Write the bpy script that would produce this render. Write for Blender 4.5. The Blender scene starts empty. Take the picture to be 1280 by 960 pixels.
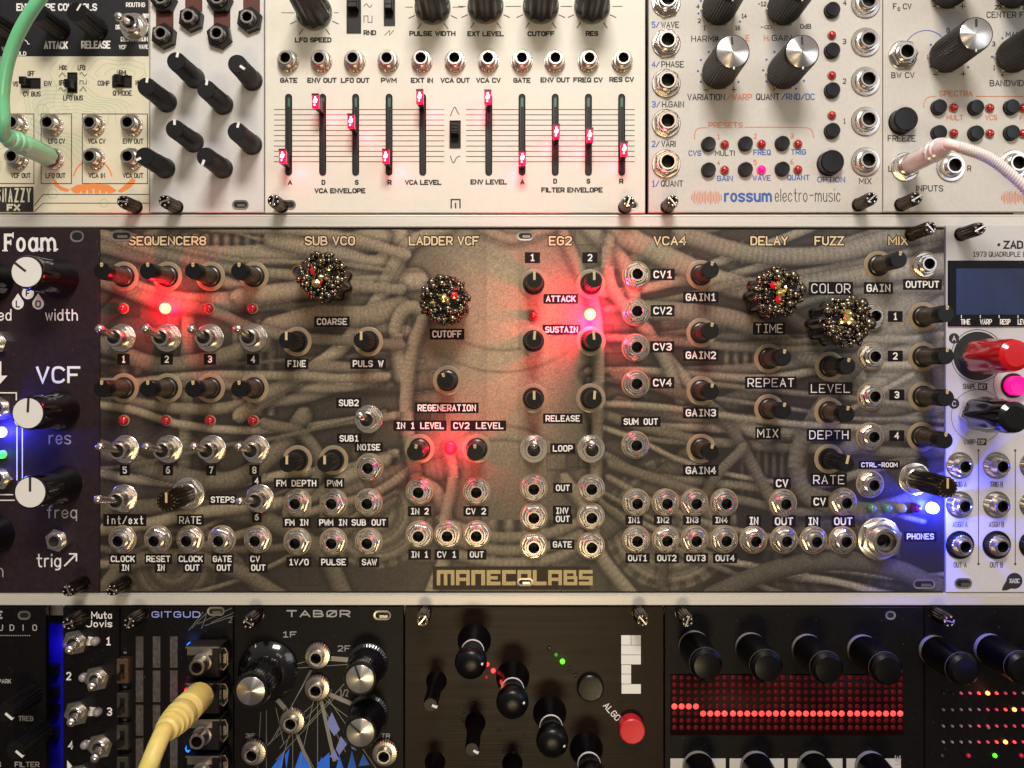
import bpy, math, random
import numpy as np
from mathutils import Vector, Matrix
random.seed(7)
C = bpy.context.scene.collection
# ------------------------------------------------------------------ scale: the middle row is 128.5 mm tall
S = 0.28242            # millimetres of rack face per layout unit
MM = 0.001
CX, CY, D = 645.0, 466.0, 280.0
def PX(x, y, w=0.0):   # layout units on the rack face (x right, y down), w = mm out from the face -> metres
    return Vector(((x-640)*S*MM, -w*MM, (480-y)*S*MM + 0.5))
def up(x, y, w):       # the face position under something seen at (x, y) that stands w mm out of the face
    k = w/(D-w)
    return ((x+k*CX)/(1+k), (y+k*CY)/(1+k))
# ------------------------------------------------------------------ camera
cam = bpy.data.cameras.new('camera'); co = bpy.data.objects.new('camera', cam); C.objects.link(co)
co.location = PX(CX, CY, D); co.rotation_euler = (math.radians(90), 0, 0)
cam.sensor_width = 36; cam.lens = 36*D/(1280*S)
cam.shift_x = (640-CX)/1280; cam.shift_y = -(480-CY)/1280
cam.clip_start = 0.005; cam.clip_end = 50
bpy.context.scene.camera = co
# ------------------------------------------------------------------ room light
sc = bpy.context.scene
sc.view_settings.view_transform = 'Standard'; sc.view_settings.look = 'None'
sc.view_settings.exposure = 0.0; sc.view_settings.gamma = 1.0
sc.cycles.max_bounces = 6; sc.cycles.use_denoising = True
world = bpy.data.worlds.new("World"); sc.world = world; world.use_nodes = True
wn = world.node_tree; wn.nodes.clear()
wo = wn.nodes.new('ShaderNodeOutputWorld'); wb = wn.nodes.new('ShaderNodeBackground')
tc = wn.nodes.new('ShaderNodeTexCoord'); sp = wn.nodes.new('ShaderNodeSeparateXYZ')
rp = wn.nodes.new('ShaderNodeValToRGB'); mr = wn.nodes.new('ShaderNodeMapRange')
mr.inputs[1].default_value = -1; mr.inputs[2].default_value = 1
wn.links.new(tc.outputs['Generated'], sp.inputs[0]); wn.links.new(sp.outputs[2], mr.inputs[0]); wn.links.new(mr.outputs[0], rp.inputs[0])
cr = rp.color_ramp
cr.elements[0].position = 0.0; cr.elements[0].color = (0.16, 0.12, 0.085, 1)
cr.elements[1].position = 1.0; cr.elements[1].color = (0.95, 0.89, 0.82, 1)
e = cr.elements.new(0.40); e.color = (0.30, 0.265, 0.235, 1)
e = cr.elements.new(0.56); e.color = (0.54, 0.50, 0.47, 1)
e = cr.elements.new(0.75); e.color = (0.84, 0.79, 0.74, 1)
wn.links.new(rp.outputs[0], wb.inputs[0]); wb.inputs[1].default_value = 0.40
wn.links.new(wb.outputs[0], wo.inputs[0])

def area(name, u, v, w, tgt, power, sx, sy, col):
    l = bpy.data.lights.new(name, 'AREA'); l.shape = 'RECTANGLE'; l.size = sx; l.size_y = sy
    l.energy = power; l.color = col
    o = bpy.data.objects.new(name, l); C.objects.link(o)
    o.location = Vector((u*MM, -w*MM, v*MM+0.5))
    d = Vector((tgt[0]*MM, 0, tgt[1]*MM+0.5)) - o.location
    o.rotation_euler = d.to_track_quat('-Z', 'Y').to_euler()
    return o
area('ceiling_lamp', 20, 440, 450, (0, 20), 3.2, 0.18, 0.13, (1, 0.955, 0.90))
area('window_glow', 900, 330, 900, (60, 0), 2.0, 0.55, 0.5, (0.86, 0.92, 1.0))
area('desk_lamp', 0, -400, 900, (0, -60), 1.7, 0.20, 0.10, (1, 0.80, 0.45))
area('wall_lamp', 150, 245, 820, (40, 40), .3, 0.14, 0.14, (1, 0.75, 0.45))

def point(name, x, y, w, power, col, r=0.0015, lim=None):
    l = bpy.data.lights.new(name, 'POINT'); l.energy = power; l.color = col; l.shadow_soft_size = r
    o = bpy.data.objects.new(name, l); C.objects.link(o); o.location = PX(x, y, w)
    return o

# ------------------------------------------------------------------ materials
def lin(c):
    return tuple(((v/255)/12.92 if v/255 <= 0.04045 else (((v/255)+0.055)/1.055)**2.4) for v in c)
MATS = {}
def mat(name, col, rough=0.5, metal=0.0, coat=0.0, noise=0.0, nscale=900, bump=0.0, bscale=4000, emit=0.0, trans=0.0, alpha=None,
        stretch=(1, 1, 1), ecol=None, spec=None, dust=0.0, var=None, coatr=0.12):
    if name in MATS: return MATS[name]
    m = bpy.data.materials.new(name); m.use_nodes = True
    nt = m.node_tree; b = nt.nodes['Principled BSDF']
    c = lin(col)
    b.inputs['Base Color'].default_value = (*c, 1)
    b.inputs['Roughness'].default_value = rough; b.inputs['Metallic'].default_value = metal
    b.inputs['Coat Weight'].default_value = coat; b.inputs['Coat Roughness'].default_value = coatr
    if spec is not None: b.inputs['Specular IOR Level'].default_value = spec
    if trans: b.inputs['Transmission Weight'].default_value = trans
    if emit:
        b.inputs['Emission Color'].default_value = (*(ecol or c), 1); b.inputs['Emission Strength'].default_value = emit
    if noise or bump or dust:
        t = nt.nodes.new('ShaderNodeTexCoord'); mp = nt.nodes.new('ShaderNodeMapping')
        mp.inputs['Scale'].default_value = stretch
        nt.links.new(t.outputs['Object'], mp.inputs[0])
        n = nt.nodes.new('ShaderNodeTexNoise'); n.inputs['Scale'].default_value = nscale; n.inputs['Detail'].default_value = 5
        nt.links.new(mp.outputs[0], n.inputs[0])
        if noise:
            mx = nt.nodes.new('ShaderNodeMixRGB'); mx.blend_type = 'MULTIPLY'
            r = nt.nodes.new('ShaderNodeMapRange'); r.inputs[1].default_value = 0.3; r.inputs[2].default_value = 0.7
            r.inputs[3].default_value = 1-noise; r.inputs[4].default_value = 1+noise*0.3
            nt.links.new(n.outputs[0], r.inputs[0]); mx.inputs[0].default_value = 1
            mx.inputs[1].default_value = (*c, 1); nt.links.new(r.outputs[0], mx.inputs[2])
            last = mx.outputs[0]
            if var:   # slow tint drift over the sheet, old paint
                n3 = nt.nodes.new('ShaderNodeTexNoise'); n3.inputs['Scale'].default_value = 18; n3.inputs['Detail'].default_value = 3
                nt.links.new(t.outputs['Object'], n3.inputs[0])
                m3 = nt.nodes.new('ShaderNodeMixRGB'); m3.inputs[2].default_value = (*lin(var), 1)
                r3 = nt.nodes.new('ShaderNodeMapRange'); r3.inputs[1].default_value = .35; r3.inputs[2].default_value = .7; r3.inputs[4].default_value = .6
                nt.links.new(n3.outputs[0], r3.inputs[0]); nt.links.new(r3.outputs[0], m3.inputs[0]); nt.links.new(last, m3.inputs[1]); last = m3.outputs[0]
            if dust:
                n4 = nt.nodes.new('ShaderNodeTexNoise'); n4.inputs['Scale'].default_value = 1300; n4.inputs['Detail'].default_value = 1
                nt.links.new(t.outputs['Object'], n4.inputs[0])
                r4 = nt.nodes.new('ShaderNodeMapRange'); r4.inputs[1].default_value = .74; r4.inputs[2].default_value = .78; r4.inputs[4].default_value = dust
                m4 = nt.nodes.new('ShaderNodeMixRGB'); m4.inputs[2].default_value = (.45, .42, .38, 1)
                nt.links.new(n4.outputs[0], r4.inputs[0]); nt.links.new(r4.outputs[0], m4.inputs[0]); nt.links.new(last, m4.inputs[1]); last = m4.outputs[0]
            nt.links.new(last, b.inputs['Base Color'])
            rr = nt.nodes.new('ShaderNodeMapRange'); rr.inputs[3].default_value = max(0.02, rough-0.08); rr.inputs[4].default_value = min(1, rough+0.1)
            nt.links.new(n.outputs[0], rr.inputs[0]); nt.links.new(rr.outputs[0], b.inputs['Roughness'])
        if bump:
            n2 = nt.nodes.new('ShaderNodeTexNoise'); n2.inputs['Scale'].default_value = bscale; n2.inputs['Detail'].default_value = 2
            nt.links.new(mp.outputs[0], n2.inputs[0])
            bp = nt.nodes.new('ShaderNodeBump'); bp.inputs['Strength'].default_value = bump; bp.inputs['Distance'].default_value = 0.0001
            nt.links.new(n2.outputs[0], bp.inputs['Height']); nt.links.new(bp.outputs[0], b.inputs['Normal'])
    MATS[name] = m
    return m
M = {}
M['beige'] = mat('beige paint', (224, 215, 190), .55, noise=.05, nscale=300, bump=.15, var=(216, 205, 178))
M['white'] = mat('satin white aluminium', (214, 210, 206), .5, noise=.05, nscale=500, bump=.15, stretch=(1, 1, 3))
M['cream'] = mat('cream white paint', (228, 222, 208), .5, noise=.05, nscale=400, bump=.25, bscale=2500, var=(220, 212, 196))
M['rgrey'] = mat('pale grey paint', (206, 199, 190), .5, noise=.06, nscale=700, bump=.25, bscale=2500)
M['zwhite'] = mat('silver white paint', (204, 199, 200), .42, noise=.05, nscale=400, bump=.15, stretch=(1, 1, 4))
M['rail'] = mat('satin aluminium rail', (220, 213, 203), .42, metal=.35, noise=.06, nscale=120, bump=.15, stretch=(.15, 1, 4))
M['black'] = mat('matt black panel', (40, 25, 32), .48, spec=.35, noise=.3, nscale=500, bump=.25, bscale=3000, dust=.25)
M['black2'] = mat('brushed black anodised', (30, 15, 6), .38, spec=.2, noise=.3, nscale=160, bump=.35, bscale=900, stretch=(.05, 1, 2.2), dust=.15)
M['black3'] = mat('deep black panel', (9, 6, 9), .42, spec=.22, noise=.3, nscale=500, bump=.2, dust=.25)
M['ink'] = mat('dark print', (38, 34, 34), .6)
M['inkthin'] = mat('grey print', (70, 64, 64), .6)
M['headblack'] = mat('black print field', (26, 25, 30), .5, noise=.2, nscale=400, bump=.1)
M['wprint'] = mat('white print', (240, 236, 230), .55)
M['gprint'] = mat('grey white print', (165, 160, 158), .5)
M['blueprint'] = mat('blue print', (58, 92, 168), .6)
M['orange'] = mat('orange print', (208, 122, 88), .6)
M['orange2'] = mat('bright orange print', (232, 140, 72), .6)
M['green'] = mat('pale green print', (186, 200, 156), .6)
M['titles'] = mat('bare gold print', (226, 198, 156), .45, metal=.2)
M['plate'] = mat('black label print', (22, 13, 15), .5, spec=.2)
M['ring'] = mat('bare board ring', (150, 128, 100), .4, coat=.3, noise=.08)
M['chrome'] = mat('nickel', (222, 214, 206), .25, metal=1.0)
M['nickel'] = mat('satin nickel', (190, 181, 170), .28, metal=1.0)
M['darknut'] = mat('blackened nut', (62, 60, 60), .35, metal=.9)
M['gold'] = mat('brass', (196, 150, 72), .25, metal=1.0)
M['hole'] = mat('dark hole', (6, 5, 5), .6)
M['plastic'] = mat('black plastic', (13, 12, 13), .34, spec=.4, noise=.2, nscale=1500, bump=.15, bscale=3000)
M['encoder'] = mat('knurled gold lit knob', (58, 48, 36), .28, metal=.85)  # gold reflections on the flutes put into the metal colour
M['rubber'] = mat('black rubber', (17, 15, 16), .42, spec=.4, noise=.25, nscale=1200, bump=.3, bscale=2500)
M['shaft'] = mat('worn black shaft', (52, 42, 34), .28, noise=.25, nscale=700)
M['gloss'] = mat('glossy black plastic', (12, 10, 12), .14, coat=.6)
M['capw'] = mat('white cap', (226, 221, 216), .5)
M['ivory'] = mat('ivory pointer', (205, 180, 135), .4)
M['wline'] = mat('white pointer', (230, 228, 224), .5)
M['spun'] = mat('spun aluminium', (200, 196, 190), .22, metal=1.0, noise=.05, nscale=300)
M['redled'] = mat('dark red lens', (165, 12, 18), .1, coat=.9, emit=.06, ecol=(.8, .02, .03))
M['redlit'] = mat('lit red lens', (255, 80, 70), .3, emit=8, ecol=(1.0, .15, .06))
M['pinklit'] = mat('lit pink lens', (200, 10, 60), .3, emit=1.15, ecol=(1.0, .0, .25))
M['slit'] = mat('lit fader cap', (255, 20, 60), .3, emit=1.25, ecol=(1.0, .0, .06))
M['slitcore'] = mat('lit fader core', (255, 120, 150), .3, emit=9, ecol=(1.0, .25, .33))
M['bluelit'] = mat('lit blue lens', (120, 130, 255), .3, emit=22, ecol=(.22, .30, 1.0))
M['greenlit'] = mat('lit green lens', (60, 255, 60), .3, emit=2.2, ecol=(.05, 1.0, .06))
M['greenled'] = mat('green lens', (110, 160, 130), .12, coat=.8, trans=.4)
M['yelled'] = mat('amber lens', (200, 180, 140), .12, coat=.8, trans=.4)
M['purled'] = mat('dark magenta lens', (110, 20, 80), .12, coat=.8)
M['clearled'] = mat('clear dim lens', (150, 140, 138), .2, coat=.8)
M['redcap'] = mat('red translucent cap', (205, 12, 22), .16, coat=.7)
M['redbtn'] = mat('red button plastic', (212, 40, 48), .4)
M['gem'] = mat('red gem', (190, 8, 20), .05, coat=1.0, emit=.12, ecol=(.9, .02, .03))
M['nugget'] = mat('antique silver', (128, 116, 98), .24, metal=1.0, noise=.6, nscale=1500)
M['amber'] = mat('pale amber gem', (226, 198, 120), .12, metal=.8)
M['brown'] = mat('dark red print', (92, 44, 34), .5, noise=.25, nscale=200)
M['glass'] = mat('dark blue display', (46, 56, 96), .25, spec=.2, noise=.35, nscale=40, stretch=(3, 1, .3))
M['pcb'] = mat('blue circuit board', (18, 12, 190), .4, noise=.3, nscale=200)
M['caseback'] = mat('case interior', (12, 10, 12), .8)
M['greencable'] = mat('green cable jacket', (122, 214, 156), .3, noise=.05, nscale=300, coat=.3)
M['greenplug'] = mat('green plug', (138, 218, 166), .3, coat=.3, noise=.06, nscale=300)
M['clear'] = mat('milky clear plug', (252, 240, 238), .2, coat=.6, trans=.1)
M['braid'] = mat('white braided cable', (250, 234, 233), .3, coat=.5)
M['yellow'] = mat('yellow plug', (232, 212, 118), .42, noise=.1, nscale=400, bump=.2)
M['bluecable'] = mat('blue plug', (30, 50, 140), .35)
M['skirt'] = mat('clear skirt', (150, 150, 146), .12, coat=.6, trans=.5)
M['bluetile'] = mat('blue reflection facet', (40, 112, 235), .25, coat=.8, noise=.12, nscale=150)  # blue reflection on bare metal put into the base colour
M['bluetile2'] = mat('lavender reflection facet', (130, 138, 200), .25, coat=.8, noise=.12, nscale=150)  # paler reflection on the metal, also put into the colour
M['silverline'] = mat('silver print', (150, 145, 142), .3, metal=.6)
M['mled'] = mat('dim matrix lens', (74, 3, 8), .4, spec=.2, emit=.035, ecol=(.8, .01, .02))
M['mlit'] = mat('lit matrix lens', (255, 70, 70), .3, emit=1.7, ecol=(1.0, .055, .05))
M['mback'] = mat('dark red display face', (26, 1, 4), .45, spec=.15)

# ------------------------------------------------------------------ mesh builder, local mm: u right, v up, w out of the face
class MB:
    def __init__(s): s.v = []; s.f = []; s.m = []
    def add(s, vs, fs, m=0):
        n = len(s.v); s.v += [tuple(p) for p in vs]; s.f += [tuple(i+n for i in f) for f in fs]; s.m += [m]*len(fs); return s
    def lathe(s, prof, n=28, m=0, c=(0, 0), flute=0, depth=0.0, phase=0.0, close=True, fz=None, tilt=(0, 0)):
        vs = []; fs = []
        for (r, z) in prof:
            for i in range(n):
                a = phase+2*math.pi*i/n; rr = r
                if flute and (fz is None or fz[0] <= z <= fz[1]): rr = r*(1-depth*(0.5+0.5*math.cos(a*flute)))
                vs.append((c[0]+rr*math.cos(a)+tilt[0]*z, c[1]+rr*math.sin(a)+tilt[1]*z, z))
        for j in range(len(prof)-1):
            for i in range(n):
                k = (i+1) % n
                fs.append((j*n+i, j*n+k, (j+1)*n+k, (j+1)*n+i))
        if close: fs.append(tuple((len(prof)-1)*n+i for i in range(n)))
        return s.add(vs, fs, m)
    def box(s, u0, u1, v0, v1, w0, w1, m=0):
        vs = [(u0, v0, w0), (u1, v0, w0), (u1, v1, w0), (u0, v1, w0), (u0, v0, w1), (u1, v0, w1), (u1, v1, w1), (u0, v1, w1)]
        return s.add(vs, [(3, 2, 1, 0), (4, 5, 6, 7), (0, 1, 5, 4), (1, 2, 6, 5), (2, 3, 7, 6), (3, 0, 4, 7)], m)
    def bbox(s, u0, u1, v0, v1, w0, w1, b=0.25, m=0):    # box with chamfered front edges
        vs = []
        for (d, w) in ((0, w0), (0, w1-b), (b, w1)):
            vs += [(u0+d, v0+d, w), (u1-d, v0+d, w), (u1-d, v1-d, w), (u0+d, v1-d, w)]
        fs = [(8, 9, 10, 11), (3, 2, 1, 0)]
        for j in (0, 4):
            for i in range(4):
                k = (i+1) % 4; fs.append((j+i, j+k, j+4+k, j+4+i))
        return s.add(vs, fs, m)
    def prism(s, poly, w0, w1, m=0):
        n = len(poly)
        a = sum(poly[i][0]*poly[(i+1) % n][1]-poly[(i+1) % n][0]*poly[i][1] for i in range(n))
        if a < 0: poly = poly[::-1]
        vs = [(p[0], p[1], w0) for p in poly]+[(p[0], p[1], w1) for p in poly]
        return s.add(vs, [tuple(range(n, 2*n))]+[(i, (i+1) % n, n+(i+1) % n, n+i) for i in range(n)], m)
    def disc(s, r, w, m=0, n=24, c=(0, 0), sx=1.0):
        return s.add([(c[0]+sx*r*math.cos(2*math.pi*i/n), c[1]+r*math.sin(2*math.pi*i/n), w) for i in range(n)], [tuple(range(n))], m)
    def tube(s, path, rad, n=12, m=0, caps=True):
        P = [Vector(p) for p in path]; R = rad if isinstance(rad, (list, tuple)) else [rad]*len(P)
        vs = []; fs = []; ref = None
        for i, p in enumerate(P):
            t = (P[min(i+1, len(P)-1)]-P[max(i-1, 0)]).normalized()
            if ref is None: ref = t.orthogonal().normalized()
            ref = (ref-t*ref.dot(t)).normalized(); b = t.cross(ref)
            for k in range(n):
                a = 2*math.pi*k/n; vs.append(p+(ref*math.cos(a)+b*math.sin(a))*R[i])
        for j in range(len(P)-1):
            for k in range(n):
                q = (k+1) % n; fs.append((j*n+k, j*n+q, (j+1)*n+q, (j+1)*n+k))
        if caps: fs += [tuple(range(n))[::-1], tuple((len(P)-1)*n+k for k in range(n))]
        return s.add(vs, fs, m)
    def ball(s, c, r, m=0, nu=8, nv=5, sq=(1, 1, 1)):
        vs = [(c[0], c[1], c[2]-r*sq[2])]
        for j in range(1, nv):
            t = math.pi*j/nv
            for i in range(nu):
                a = 2*math.pi*i/nu
                vs.append((c[0]+r*sq[0]*math.sin(t)*math.cos(a), c[1]+r*sq[1]*math.sin(t)*math.sin(a), c[2]-r*sq[2]*math.cos(t)))
        vs.append((c[0], c[1], c[2]+r*sq[2])); L = len(vs)-1; fs = []
        for i in range(nu):
            k = (i+1) % nu
            fs.append((0, 1+k, 1+i)); fs.append((L, L-nu+i, L-nu+k))
            for j in range(nv-2): fs.append((1+j*nu+i, 1+j*nu+k, 1+(j+1)*nu+k, 1+(j+1)*nu+i))
        return s.add(vs, fs, m)
    def ribbon(s, pts, width, w, m=0, closed=False):
        P = [Vector((p[0], p[1])) for p in pts]
        Q = [P[0]]
        for p in P[1:]:
            if (p-Q[-1]).length > 1e-5: Q.append(p)
        P = Q; n = len(P)
        if closed and n > 2 and (P[0]-P[-1]).length < 1e-5: P.pop(); n -= 1
        if n < 2: return s
        h = width/2; vs = []
        for i in range(n):
            if closed: a, b = P[i-1], P[(i+1) % n]
            else: a, b = P[max(i-1, 0)], P[min(i+1, n-1)]
            d1 = (P[i]-a) if (P[i]-a).length > 1e-9 else (b-P[i])
            d2 = (b-P[i]) if (b-P[i]).length > 1e-9 else d1
            d1 = d1.normalized(); d2 = d2.normalized()
            n1 = Vector((-d1.y, d1.x)); n2 = Vector((-d2.y, d2.x)); nn = n1+n2
            nn = n1 if nn.length < 0.2 else nn.normalized()
            q = h/max(0.5, nn.dot(n1)); p = P[i]
            if not closed and i == 0: p = p-d2*h*0.7
            if not closed and i == n-1: p = p+d1*h*0.7
            vs += [(p.x-nn.x*q, p.y-nn.y*q, w), (p.x+nn.x*q, p.y+nn.y*q, w)]
        fs = [(2*i, 2*i+2, 2*i+3, 2*i+1) for i in range(n-1)]
        if closed: fs.append((2*n-2, 0, 1, 2*n-1))
        return s.add(vs, fs, m)
    def mesh(s, name, mats, smooth=True, ang=35):
        me = bpy.data.meshes.new(name)
        me.from_pydata([(u*MM, -w*MM, v*MM) for (u, v, w) in s.v], [], s.f)
        for k in mats: me.materials.append(M[k] if isinstance(k, str) else k)
        me.polygons.foreach_set('material_index', s.m)
        if smooth:
            me.polygons.foreach_set('use_smooth', [True]*len(s.f))
            me.set_sharp_from_angle(angle=math.radians(ang))
        me.update(); return me

def link(name, me, parent=None, x=None, y=None, w=0.0, label=None):
    o = bpy.data.objects.new(name, me); C.objects.link(o)
    if parent is not None: o.parent = parent
    if x is not None:
        p = PX(x, y, w); q = parent
        while q is not None: p = p-q.location; q = q.parent
        o.location = p
    if label: o['label'] = label
    return o
def root(name, x, y, label, cat, group=None):
    o = bpy.data.objects.new(name, None); C.objects.link(o); o.location = PX(x, y); o.empty_display_size = .01
    o['label'] = label; o['category'] = cat
    if group: o['group'] = group
    return o
CACHE = {}
def cached(key, fn):
    if key not in CACHE: CACHE[key] = fn()
    return CACHE[key]

# ------------------------------------------------------------------ single-line lettering
G = {
'A': '004c80 1474', 'B': '000c ~0c5c7b7756 06', 'C': '~8a6c2c0a02206082', 'D': '000c ~0c5c8a825000', 'E': '8c0c0080 0666', 'F': '8c0c00 0666',
'G': '~8a6c2c0a02206082 828646', 'H': '000c 808c 0686', 'I': '.0c00', 'J': '~8c83602002', 'K': '000c 8c04 3780', 'L': '0c0080', 'M': '000c54aca0',
'N': '000c808c', 'O': '@2c6c8a826020020a', 'P': '000c ~0c5c8b865505', 'Q': '@2c6c8a826020020a 5380', 'R': '000c ~0c5c8b865505 4580',
'S': '~8a6c2c0a0785826020 02', 'T': '404c 0c8c', 'U': '~0c022060828c', 'V': '0c408c', 'W': '0c305a70ac', 'X': '0c80 008c', 'Y': '0c468c 4640', 'Z': '0c8c0080',
'0': '@2c6c8a826020020a', '1': '1a4c40 1070', '2': '~0a2c6c8a8700 0080', '3': '~0b2c6c8a8736 ~3685826020 02', '4': '606c0484', '5': '8c0c07 ~07688582602002',
'6': '~7c3c08022060828567270 5', '7': '0c8c30', '8': '@2c6c8a88662608 0a', '9': '~1050848a6c2c0a0725458 7',
'/': '008c', '-': '1676', '+': '1777 4a44', '.': '.0002', ':': '.0002 .0709', '#': '002c 406c 0484 0888', ' ': '', 'i2': '', '%': '@2c6c8a826020020a 008c',
'|': '404c 1c7c 1070', '!': '2a4c40',
'a': '6860 @284866624020 0206', 'c': '~6648280602204062', 'd': '606c @2848666240200206', 'e': '~04646648280602204062', 'f': '~5c3c2a20 0848', 'g': '~686z4x1x @2848666240200206',
'h': '000c ~0628486660', 'i': '.0008 .0b0c', 'l': '.000c', 'm': '0008 ~0628385650 ~567888a6a0', 'n': '0008 ~0628486660', 'o': '@2848666240200206',
'q': '686x @2848666240200206', 'r': '0008 ~062848', 's': '~6748280705636140 2001', 't': '~2c223050 0858', 'u': '~0802204062 6860', 'v': '083068', 'w': '0820476088', 'x': '0860 0068',
}
G['B'] = '000c ~0c5c7b7756 06'.replace(' 06', '06')+' ~0656858150 00'.replace(' 00', '00')
G['S'] = '~8a6c2c0a078582602002'; G['3'] = '~0b2c6c8a8736 ~3685826020'+'02'; G['6'] = '~7c3c0802206082856727'+'05'; G['8'] = '@2c6c8a886626080a @2666848260200204'
G['9'] = '~1050848a6c2c0a072545'+'87'; G['s'] = '~674828070563614020'+'01'; G['a'] = '6860 @2848666240200206'
def dec(ch): return {'x': -3, 'y': -2, 'z': -1}.get(ch, int(ch, 16) if ch in '0123456789abc' else 0)
def chaikin(p, closed, it=2):
    for _ in range(it):
        q = []
        n = len(p)
        for i in range(n if closed else n-1):
            a, b = p[i], p[(i+1) % n]
            q += [(a[0]*.75+b[0]*.25, a[1]*.75+b[1]*.25), (a[0]*.25+b[0]*.75, a[1]*.25+b[1]*.75)]
        p = q if closed else [p[0]]+q+[p[-1]]
    return p
def glyph(ch):
    out = []; wd = 0
    for s in G.get(ch, '').split():
        f = ''
        if s[0] in '~@.': f, s = s[0], s[1:]
        p = [(dec(s[i]), dec(s[i+1])) for i in range(0, len(s), 2)]
        wd = max(wd, max(q[0] for q in p))
        if f in '~@' and f: p = chaikin(p, f == '@')
        out.append((p, f == '@'))
    return out, wd
def text(mb, s, cx, cy, h, W=None, lw=None, w=.06, m=0, rot=0.0, mono=False, ox=640, oy=480, slant=0.0):
    """letters centred on layout point (cx, cy), h tall and W wide (layout units); mb is in mm about (ox, oy)"""
    gl = []; x = 0.0
    for ch in s:
        st, wd = glyph(ch)
        if mono: off = (8-wd)/2; adv = 12
        else: off = 0; adv = wd+(3.4 if ch != ' ' else 6)
        gl.append((st, x+off)); x += adv
    x -= (4 if mono else 3.4); x = max(x, .01)
    lw = lw or h*.14
    sy = (h-lw)/12*S; sx = sy if (W is None or x < 1) else (W-lw)/x*S
    cr, sr = math.cos(rot), math.sin(rot); bx, by = (cx-ox)*S, (oy-cy)*S
    k = 0
    for st, xo in gl:
        for p, cl in st:
            q = []
            for (a, b) in p:
                b2 = (b-6)*sy; a2 = (a+xo-x/2)*sx+slant*b2
                q.append((bx+a2*cr-b2*sr, by+a2*sr+b2*cr))
            mb.ribbon(q, lw*S, w+0.004*(k % 5), m, cl); k += 1
def L(mb, pts, lw, w=.05, m=0, closed=False, sm=0, ox=640, oy=480):
    p = [((x-ox)*S, (oy-y)*S) for x, y in pts]
    if sm: p = chaikin(p, closed, sm)
    mb.ribbon(p, lw*S, w, m, closed)
def R4(mb, x0, x1, y0, y1, w=.03, m=0, ox=640, oy=480):
    u0, u1, v0, v1 = (x0-ox)*S, (x1-ox)*S, (oy-y1)*S, (oy-y0)*S
    mb.add([(u0, v0, w), (u1, v0, w), (u1, v1, w), (u0, v1, w)], [(0, 1, 2, 3)], m)
def PO(mb, pts, w=.05, m=0, ox=640, oy=480):
    p = [((x-ox)*S, (oy-y)*S, w) for x, y in pts]
    a = sum(p[i][0]*p[i-1][1]-p[i-1][0]*p[i][1] for i in range(len(p)))
    if a > 0: p = p[::-1]
    mb.add(p, [tuple(range(len(p)))], m)
def circ(x, y, r, n=28, a0=0, a1=360, sx=1):
    return [(x+sx*r*math.cos(math.radians(a0+(a1-a0)*i/n)), y-r*math.sin(math.radians(a0+(a1-a0)*i/n))) for i in range(n+1)]
def prints(name, mb, mats, parent):
    return link(name, mb.mesh(name, mats, smooth=False), parent, 640, 480)

# ------------------------------------------------------------------ component builders (sizes in layout units)
def panel(mod, x0, x1, y0, y1, m, w1=0.0, th=2.0):
    mb = MB(); mb.bbox((x0-640)*S, (x1-640)*S, (480-y1)*S, (480-y0)*S, w1-th, w1, .18)
    return link('panel', mb.mesh('panel', [m], ang=20), mod, 640, 480)

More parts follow.
